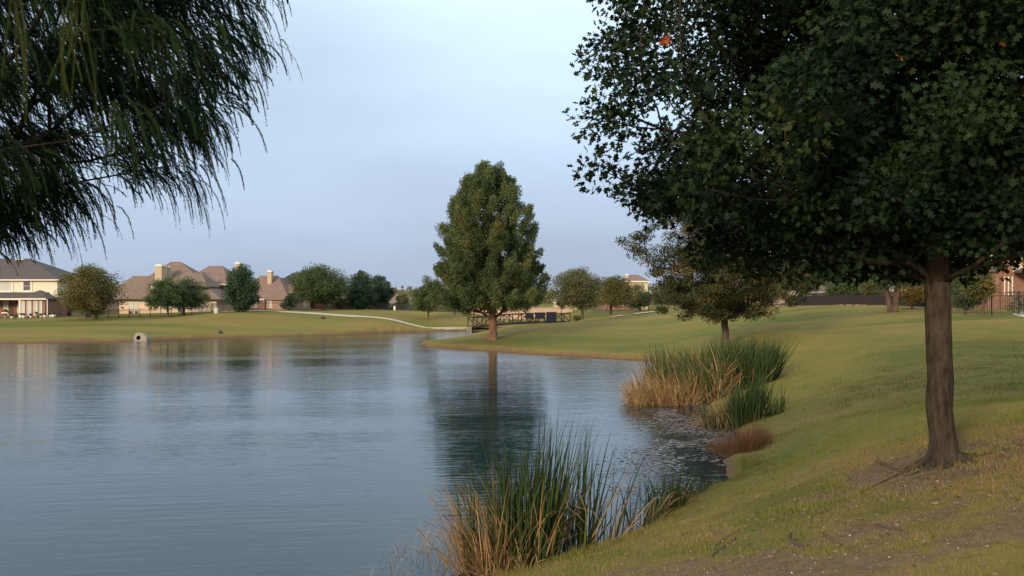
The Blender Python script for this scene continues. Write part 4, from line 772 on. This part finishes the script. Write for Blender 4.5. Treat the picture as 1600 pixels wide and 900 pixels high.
def house_dark():
    Y = 185.; m = Y/1400; g = 2.3; r = empty('dark_roof_house', (-46, Y, g), 'house with dark peaked roof showing above the pink brick one', 'house', HG)
    X = lambda px: (px-800)*m+46
    Z = lambda py: EYE-(py-470)*m-g
    wall_panel(r, 'pink_brick', (X(418), X(478), 0, 12, -.6, Z(449))); b = MB(); hip(b, X(424), X(482), 0, 12, Z(448), Z(424.5), X(447), X(457), ov=.4); b.build('roof', M['roof_dark'], r)
    b = MB(); hip(b, X(408), X(452), 2, 14, Z(447), Z(432.5), X(422), X(440), ov=.4); b.build('wing_roof', M['roof_dark'], r)
    window(r, X(440), X(446), 0, Z(462), Z(454), 'shutter')
house_dark()
def house_low():
    Y = 158.; m = Y/1400; g = 2.2; r = empty('low_house', (-33, Y, g), 'low tan house half hidden behind the broad round oak', 'house', HG)
    X = lambda px: (px-800)*m+33
    Z = lambda py: EYE-(py-470)*m-g
    wall_panel(r, 'tan_brick', (X(462), X(484), 0, 8, -.6, Z(471))); wall_panel(r, 'red_brick', (X(484)+.01, X(540), 1.2, 8, -.6, Z(466)), label='shaded red brick wall under the deep eave')
    b = MB(); hip(b, X(458), X(542), -.6, 8, Z(465), Z(446), X(480), X(520), ov=.4); b.build('roof', M['roof_brown'], r); part(r, 'fascia', 'white_paint', (X(476), X(530), -1.1, -1.03, Z(466.2), Z(464.4)))
    for a in (467, 476, 512): window(r, X(a), X(a+5), 0 if a < 480 else 1.2, Z(480), Z(473), 'shutter', 'trim', (0, 0), .05)
house_low()
def simple_house(name, label, Y, a, c, ground_, eave, ridge, wall, roof, depth=10, wins=(), rx=None, chim=None, fas=True):
    m = Y/1400; x = (a+c)/2-800; g = gz(x*m, Y); r = empty(name, (x*m, Y, g), label, 'house', HG); X = lambda px: (px-800-x)*m
    Z = lambda py: EYE-(py-470)*m-g
    wall_panel(r, wall, (X(a), X(c), 0, depth, -.8, Z(eave))); b = MB(); w = c-a; rx = rx or (a+w*.3, c-w*.3); hip(b, X(a), X(c), 0, depth, Z(eave), Z(ridge), X(rx[0]), X(rx[1]), ov=.4); b.build('roof', M[roof], r)
    if fas: part(r, 'fascia', 'trim', (X(a)-.4, X(c)+.4, -.46, -.405, Z(eave)-.25, Z(eave)-.01))
    for p0, p1, q0, q1 in wins: window(r, X(p0), X(p1), 0, Z(q1), Z(q0), 'shutter', 'trim', (0, 1), .08)
    if chim: chimney(r, X(chim[0]), X(chim[1]), 2, 3.2, Z(eave), Z(chim[2]))
    return r, X, Z
simple_house('pale_house', 'small pinkish-roofed house in the skyline gap', 230, 600, 626, 484, 474, 459, 'tan_brick', 'roof_pink', wins=((607, 611, 476, 480),))
simple_house('pale_house', 'far tan-roofed house glimpsed left of the young green tree', 240, 632, 662, 484, 475, 461, 'pink_brick', 'roof_brown', wins=((640, 644, 477, 481),))
simple_house('red_brick_house', 'far red brick house with pale garage seen through the forked-trunk tree', 165, 940, 985, 482, 470, 452, 'red_brick', 'roof_pink', wins=((946, 951, 472, 478), (972, 976, 473, 477)))
simple_house('pale_house', 'far pale house showing white walls behind the olive-green tree', 190, 868, 902, 480, 472, 458, 'stucco', 'roof_brown', wins=((886, 890, 474, 478),))
simple_house('cream_house', 'tall cream gabled house peeping out left of the olive-brown spreading tree', 170, 978, 1012, 480, 439, 428, 'stucco', 'roof_pink', wins=((984, 988, 448, 458), (996, 1001, 448, 458)), chim=(980, 984, 428))
simple_house('red_brick_house', 'small orange brick house glimpsed under the spreading tree', 125, 1135, 1180, 478, 463, 440, 'red_brick', 'roof_brown', wins=((1143, 1147, 466, 472), (1163, 1168, 466, 472)))
def garden_house():
    r, X, Z = simple_house('tan_brick_house', 'tan-roofed orange brick house between the trees on the crest', 112, 1215, 1292, 476, 455, 424, 'pink_brick', 'roof_brown', wins=((1262, 1267, 459, 465), (1277, 1283, 459, 465)), rx=(1250, 1275))
    wall_panel(r, 'stucco', (X(1212), X(1251), -1.6, -.01, -.6, Z(458.5)), label='pale rendered wall in front')
garden_house()
simple_house('orange_roof_house', 'brick house with orange-brown roof behind the pale-barked young tree', 105, 1336, 1408, 474, 452, 428, 'tan_brick', 'roof_pink', wins=((1352, 1357, 456, 465), (1368, 1374, 456, 465), (1384, 1389, 456, 465)))
def house_right():
    Y = 78.; m = Y/1400; x = 47.; g = gz(x, Y); r = empty('brick_house', (x, Y, g), 'big two-storey red brick house with cream gable at the right edge', 'house', HG); X = lambda px: (px-800)*m-x
    Z = lambda py: EYE-(py-470)*m-g
    wall_panel(r, 'red_brick', (X(1546), X(1780), 0, 12, -.8, Z(392))); b = MB(); hip(b, X(1543), X(1784), 0, 12, Z(392), Z(330), X(1620), X(1700), ov=.5); b.build('roof', M['roof_grey'], r)
    wall_panel(r, 'stucco', (X(1583.5), X(1660), -.8, -.01, Z(425), Z(372)), label='cream rendered upper gable'); b = MB(); hip(b, X(1582), X(1662), -2.6, -.81, Z(424), Z(408), X(1610), X(1640), ov=.2, ry=-.9); b.build('porch_roof', M['roof_grey'], r)
    part(r, 'corner_board', 'trim', (X(1582.3), X(1583.4), -.84, -.0, Z(425), Z(380)))
    part(r, 'pilaster', 'stucco', (X(1541.5), X(1545.9), -.25, .5, -.5, Z(398)), (X(1551), X(1553), -.06, .0-.003, Z(427), Z(398)))
    wall_panel(r, 'tan_brick', (X(1546), X(1551)-.005, -.05, -.003, Z(427), Z(398)), label='tan strip beside the pale pilasters')
    for a in (1568.5, 1574.5, 1580.5): part(r, 'shutter', 'trim', (X(a), X(a+1.8), -.06, -.003, Z(461), Z(432)))
    part(r, 'column', 'trim', (X(1597.5), X(1599.5), -2.4, -2.2, -.8, Z(426)))
    b = MB(); b.add([(X(1528), -2, Z(425)), (X(1545), -2, Z(425)), (X(1545), 2, Z(398)), (X(1534), 2, Z(398)), (X(1528), 2.2, Z(425)), (X(1545), 2.2, Z(425))], [(0, 1, 2, 3)]); b.add([(X(1528), -2, Z(426)), (X(1545), -2, Z(426)), (X(1545), 2, Z(426)), (X(1528), 2, Z(426))], [(0, 1, 2, 3)]); b.build('side_roof', M['roof_grey'], r)
    wall_panel(r, 'red_brick', (X(1529), X(1546)-.01, -1.6, 6, -.8, Z(426.5)), label='low brick side wing'); wall_panel(r, 'stucco', (X(1535), X(1541.4), 2.01, 6, Z(426), Z(396)), label='cream upper side wall')
    window(r, X(1552), X(1554.5), 0, Z(461), Z(440), 'shutter', 'trim', (0, 1), .05); window(r, X(1610), X(1640), -.8, Z(416), Z(385), 'glass', 'trim', (1, 1), .1)
house_right()

# ------------------------------------------------------------------ bridge, wall, fences, drain and small things
def bridge():
    A = np.array((-5.55, 119.6, .52)); B = np.array((7.7, 125.4, 1.02)); L = np.linalg.norm((B-A)[:2]); ang = math.atan2(B[1]-A[1], B[0]-A[0])
    r = empty('footbridge', tuple(A), 'dark steel truss footbridge over the creek, mostly behind the cypress trunk', 'bridge', rz=ang); dz = B[2]-A[2]; z = lambda s: dz*s/L+.22*math.sin(pi*s/L)
    n = 11; st = [L*k/n for k in range(n+1)]
    for side in (-.95, .95):
        tr = MB(); H = 1.22
        for k in range(n):
            a, c = st[k], st[k+1]; tr.bar((a, side, z(a)+H), (c, side, z(c)+H), .10, .12); tr.bar((a, side, z(a)-.02), (c, side, z(c)-.02), .10, .26)
            if k % 2: tr.bar((a, side, z(a)+.05), (c, side, z(c)+H-.05), .09)
            else: tr.bar((a, side, z(a)+H-.05), (c, side, z(c)+.05), .09)
        tr.build('truss_rail', M['rust_steel'], r)
        for k in range(n+1): p = MB(); p.bar((st[k], side, z(st[k])-.1), (st[k], side, z(st[k])+H+.03), .10); p.build('post', M['rust_steel'], r)
    d = MB()
    for k in range(n): d.bar((st[k], 0, z(st[k])), (st[k+1], 0, z(st[k+1])), 1.8, .10)
    d.build('deck', M['deck_wood'], r)
    for k, (a, c, lo, hi) in enumerate(((.525, .61, .55, 1.35), (.625, .725, .5, 1.38), (.745, .85, .0, 1.42))): p = MB(); p.box(a*L, c*L, -1.07, -1.0, z(a*L)+lo, z(a*L)+hi); p.build('side_panel', M['navy_panel'], r)
    for s, zz in ((-.5, -.1), (L+.5, -.1)): p = MB(); p.box(s-.3, s+.3, -1.0, 1.0, (0 if s < 0 else dz)-1.5, (0 if s < 0 else dz)+.02); p.build('abutment', M['concrete'], r)
bridge()
def tanwall():
    Y = 153.; m = Y/1400; x0 = (728-800)*m; x1 = (893-800)*m; r = empty('garden_wall', (x0, Y, 1.0), 'long plain tan wall behind the footbridge', 'wall'); b = MB(); zt = EYE-(481.2-470)*m-1.0
    b.box(0, x1-x0, 0, .3, -1.5, zt); b.build('wall_face', M['tan_wall'], r); c = MB(); c.box(-.05, x1-x0+.05, -.06, .36, zt+.003, zt+.12); c.build('coping', M['concrete'], r)
    for k in range(8): p = MB(); xx = (x1-x0)*k/7; p.box(xx-.2, xx+.2, -.05, -.003, -1.4, zt); p.build('pier', M['tan_wall'], r)
tanwall()
def fence(label, pts, h=1.25, post=2.4, gap=.13, solid=False, capped=False):
    pts = np.array(pts, float); s = np.concatenate(([0], np.cumsum(np.hypot(*np.diff(pts, axis=0).T)))); n = max(2, int(round(s[-1]/post))); n = min(n, 98); q = np.linspace(0, s[-1], n+1)
    x = np.interp(q, s, pts[:, 0]); y = np.interp(q, s, pts[:, 1]); z = ground(x, y); o = np.array((x[0], y[0], z[0])); r = empty('iron_fence' if not solid else 'board_fence', tuple(o), label, 'fence', 'fences round the gardens'); mt = M['iron']
    P = np.stack((x, y, z), -1)-o; rl = MB(); pk = MB()
    for k in range(n+1): p = MB(); p.box(P[k, 0]-.035, P[k, 0]+.035, P[k, 1]-.035, P[k, 1]+.035, P[k, 2]-.3, P[k, 2]+h+.06); p.build('post', mt, r)
    for k in range(n):
        for hh in (h-.03, h-.22, .14): rl.bar(P[k]+(0, 0, hh), P[k+1]+(0, 0, hh), .035, .04)
        c = max(2, int(np.linalg.norm(P[k+1]-P[k])/gap))
        for j in range(1, c): a = P[k]+(P[k+1]-P[k])*j/c; w = .009 if not solid else gap*.40; pk.box(a[0]-w, a[0]+w, a[1]-.009, a[1]+.009, a[2]+.05, a[2]+h)
    rl.build('rail', mt, r); pk.build('picket_panel', mt, r)
fence('black iron fence in front of the brown-roofed tan house', [(-56.5, 119.2), (-48, 120.2), (-42, 121), (-39.2, 121.5)], 1.15, 1.35)
fence('dark fence corner behind the round green and orange tree', [(-63, 127), (-57, 121.5), (-56.8, 119.4)], 1.6, 2.0, .1, True)
fence('dark fence before the pink brick house', [(-43, 128), (-37, 136), (-31.5, 138.5)], 1.3, 2.0, .11)
fence('long dark fence under the broad oak and dark evergreens', [(-31, 147), (-24, 151), (-14, 154), (-6, 158)], 1.2, 2.2, .10, True)
fence('black iron fence below the large olive-green tree', [(14, 150), (19, 146), (24, 138)], 1.2, 2.2, .13)
fence('black fence along the lawn crest beyond the rounded dark tree', [(28.3, 92), (30.7, 87), (34.3, 81), (36.5, 74.5)], .95, 2.2, .09, True)
fence('black iron fence left end of the crest, before the pale wall', [(20, 106), (25, 99), (28.2, 92.2)], 1.1, 2.2, .13)
fence('near black iron fence below the brick house at right', [(28.2, 59), (30.8, 56.5), (34, 53.5), (40, 49)], 1.45, 1.6, .12)
def hedge(label, pts, h, seed, leaf='leaf_dark'):
    rng = np.random.default_rng(seed); pts = np.array(pts, float); s = np.concatenate(([0], np.cumsum(np.hypot(*np.diff(pts, axis=0).T)))); q = np.arange(0, s[-1], .45); x = np.interp(q, s, pts[:, 0]); y = np.interp(q, s, pts[:, 1]); z = ground(x, y); o = np.array((x[0], y[0], z[0])); r = empty('hedge', tuple(o), label, 'hedge', 'clipped hedges by the fences')
    cl = np.concatenate([np.stack((x, y, z), -1)-o+np.array((0, 0, k))+rng.normal(0, .12, (len(x), 3)) for k in np.arange(.25, h, .4)]); f = MB(); foliage(f, rng, cl, np.array((x.mean()-o[0], y.mean()-o[1], 0)), .42, 60, .13); f.build('foliage', M[leaf], r)
    b = MB()
    for k in range(0, len(x), 3): b.tube([np.array((x[k], y[k], z[k]-.1))-o, np.array((x[k], y[k], z[k]+h*.6))-o], [.03, .01], 5)
    b.build('stems', M['bark_mid'], r)
hedge('clipped dark hedge behind the near iron fence at right', [(33.5, 60), (38, 57.5), (44, 55.5)], 1.25, 401)
hedge('dark hedge behind the crest fence beside the rusty orange tree', [(35, 92), (41, 86), (45, 82)], 1.3, 402)
hedge('dark hedge behind the long fence below the dark evergreens', [(-30, 153), (-20, 157), (-13, 160)], 1.4, 403)
def drain():
    x, y = (218.5-800)/1400*88.6, 88.6; r = empty('storm_drain', (x, y, 0), 'pale concrete storm drain outlet with round dark pipe at the waterline', 'drain'); r.scale = (.88, .88, .88)
    v = [(-.75, 0, -.4), (.78, 0, -.4), (.72, .2, .42), (.28, .45, .82), (-.15, .55, .98), (-.58, .5, .95), (-.72, .3, .6)]; n = len(v)
    # ring of the face around the pipe mouth, then thickness behind
    a = np.linspace(0, 2*pi, 25)[:-1]; R0 = .24; cz, cxx = .38, -.22
    pv = np.array(v); pc = np.array((cxx, 0, cz)); ring = []; outer = []
    for t in a:
        d = np.array((math.cos(t), 0, math.sin(t))); ring.append((cxx+R0*d[0], .06+.38*max(0, cz+R0*d[2])*.6, cz+R0*d[2])); best = 1e9
        for i in range(n):
            p, q = pv[i][[0, 2]], pv[(i+1) % n][[0, 2]]; e = q-p; den = d[0]*e[1]-d[2]*e[0]
            if abs(den) < 1e-9: continue
            s = ((p[0]-cxx)*e[1]-(p[1]-cz)*e[0])/den; u = ((p[0]-cxx)*d[2]-(p[1]-cz)*d[0])/den
            if s > 0 and -1e-6 <= u <= 1.000001: best = min(best, s)
        outer.append((cxx+best*d[0], .0+.45*max(0, cz+best*d[2])*.75, cz+best*d[2]))
    b = MB(); k = len(a); V = np.array(ring+outer+[(p[0]*.98, p[1]+1.1, p[2]-.1) for p in outer]); j = np.arange(k); jn = (j+1) % k
    b.add(V, np.stack((j, jn, k+jn, k+j), -1)); b.add(V, np.stack((k+j, k+jn, 2*k+jn, 2*k+j), -1)); b.build('headwall', M['concrete'], r)
    p = MB(); rg = np.array(ring); V = np.concatenate((rg, rg+(0, 1.2, 0))); p.add(V, np.stack((j, k+j, k+jn, jn), -1)); p.l.append(np.arange(k)+k); p.c.append([k]); p.m.append([0]); p.sm.append([False]); p.build('pipe', M['dark_void'], r)
drain()
def rocks():
    for (px, Y, s, lab) in ((344, 98.6, .28, 'small dark rock at the far waterline right of the storm drain'), (504.5, 117, .30, 'small dark rock on the lawn below the path')):
        x = (px-800)/1400*Y; rng = np.random.default_rng(int(px)); u = np.linspace(0, pi, 9); w = np.linspace(0, 2*pi, 13)[:-1]; U, W = np.meshgrid(u, w, indexing='ij'); rr = s*(.8+.4*vnoise(U*2, W*1.5, int(px)))
        V = np.stack((rr*np.sin(U)*np.cos(W), rr*np.sin(U)*np.sin(W), rr*.75*np.cos(U)), -1).reshape(-1, 3)+np.array((x, Y, max(gz(x, Y), 0)+s*.25)); i = np.arange(8)[:, None]*12; j = np.arange(12)[None]; k = (j+1) % 12
        b = MB(); b.add(V, np.stack(np.broadcast_arrays(i+j, i+12+j, i+12+k, i+k), -1).reshape(-1, 4), smooth=True); tag(b.build('rock', M['iron']), lab, 'rock', 'dark rocks on the far bank')
rocks()
def boxes_():
    for name, lab, px, Y, w, h, mt in (('utility_box', 'pale green utility box at the right end of the garden fence', 338, 119, .45, .65, 'box_green'), ('utility_box', 'small whitish upright box by the long dark fence', 616.5, 146, .26, .6, 'white_paint')):
        x = (px-800)/1400*Y; r = empty(name, (x, Y, gz(x, Y)), lab, 'utility box', 'utility boxes'); b = MB(); b.box(-w/2, w/2, -w/2, w/2, -.2, h); b.build('cabinet', M[mt], r); c = MB(); c.box(-w/2-.03, w/2+.03, -w/2-.03, w/2+.03, h+.003, h+.07); c.build('lid', M[mt], r); d = MB(); d.box(-w*.3, w*.3, -w/2-.02, -w/2-.003, h*.2, h*.85); d.build('door', M[mt], r)
boxes_()
def car():
    Y = 200.; x = (663-800)/1400*Y; r = empty('parked_car', (x, Y, gz(x, Y)), 'white car parked far off behind the young green tree', 'car', rz=.1)
    prof = [(-2.2, .45), (-2.25, .85), (-1.5, .98), (-.8, 1.4), (.6, 1.45), (1.4, 1.02), (2.2, .9), (2.25, .45)]; b = MB(); V = [(p, s*.85, q) for s in (-1, 1) for p, q in prof]; n = len(prof); i = np.arange(n); j = (i+1) % n
    b.add(V, np.stack((i, j, j+n, i+n), -1)); b.l += [np.arange(n)[::-1], np.arange(n)+n]; b.c += [[n], [n]]; b.m += [[0], [0]]; b.sm += [[False], [False]]; b.build('body', M['white_paint'], r)
    for s in (-1, 1):
        for X in (-1.35, 1.35): w = MB(); w.tube([(X, s*.70, .33), (X, s*.88, .33)], .33, 16); o = w.build('wheel', M['rubber'], r)
        g = MB(); g.add([(-1.3, s*.853, .98), (1.2, s*.853, .98), (.55, s*.853, 1.38), (-.75, s*.853, 1.34)], [(0, 1, 2, 3)] if s < 0 else [(3, 2, 1, 0)]); g.build('window', M['glass'], r)
car()
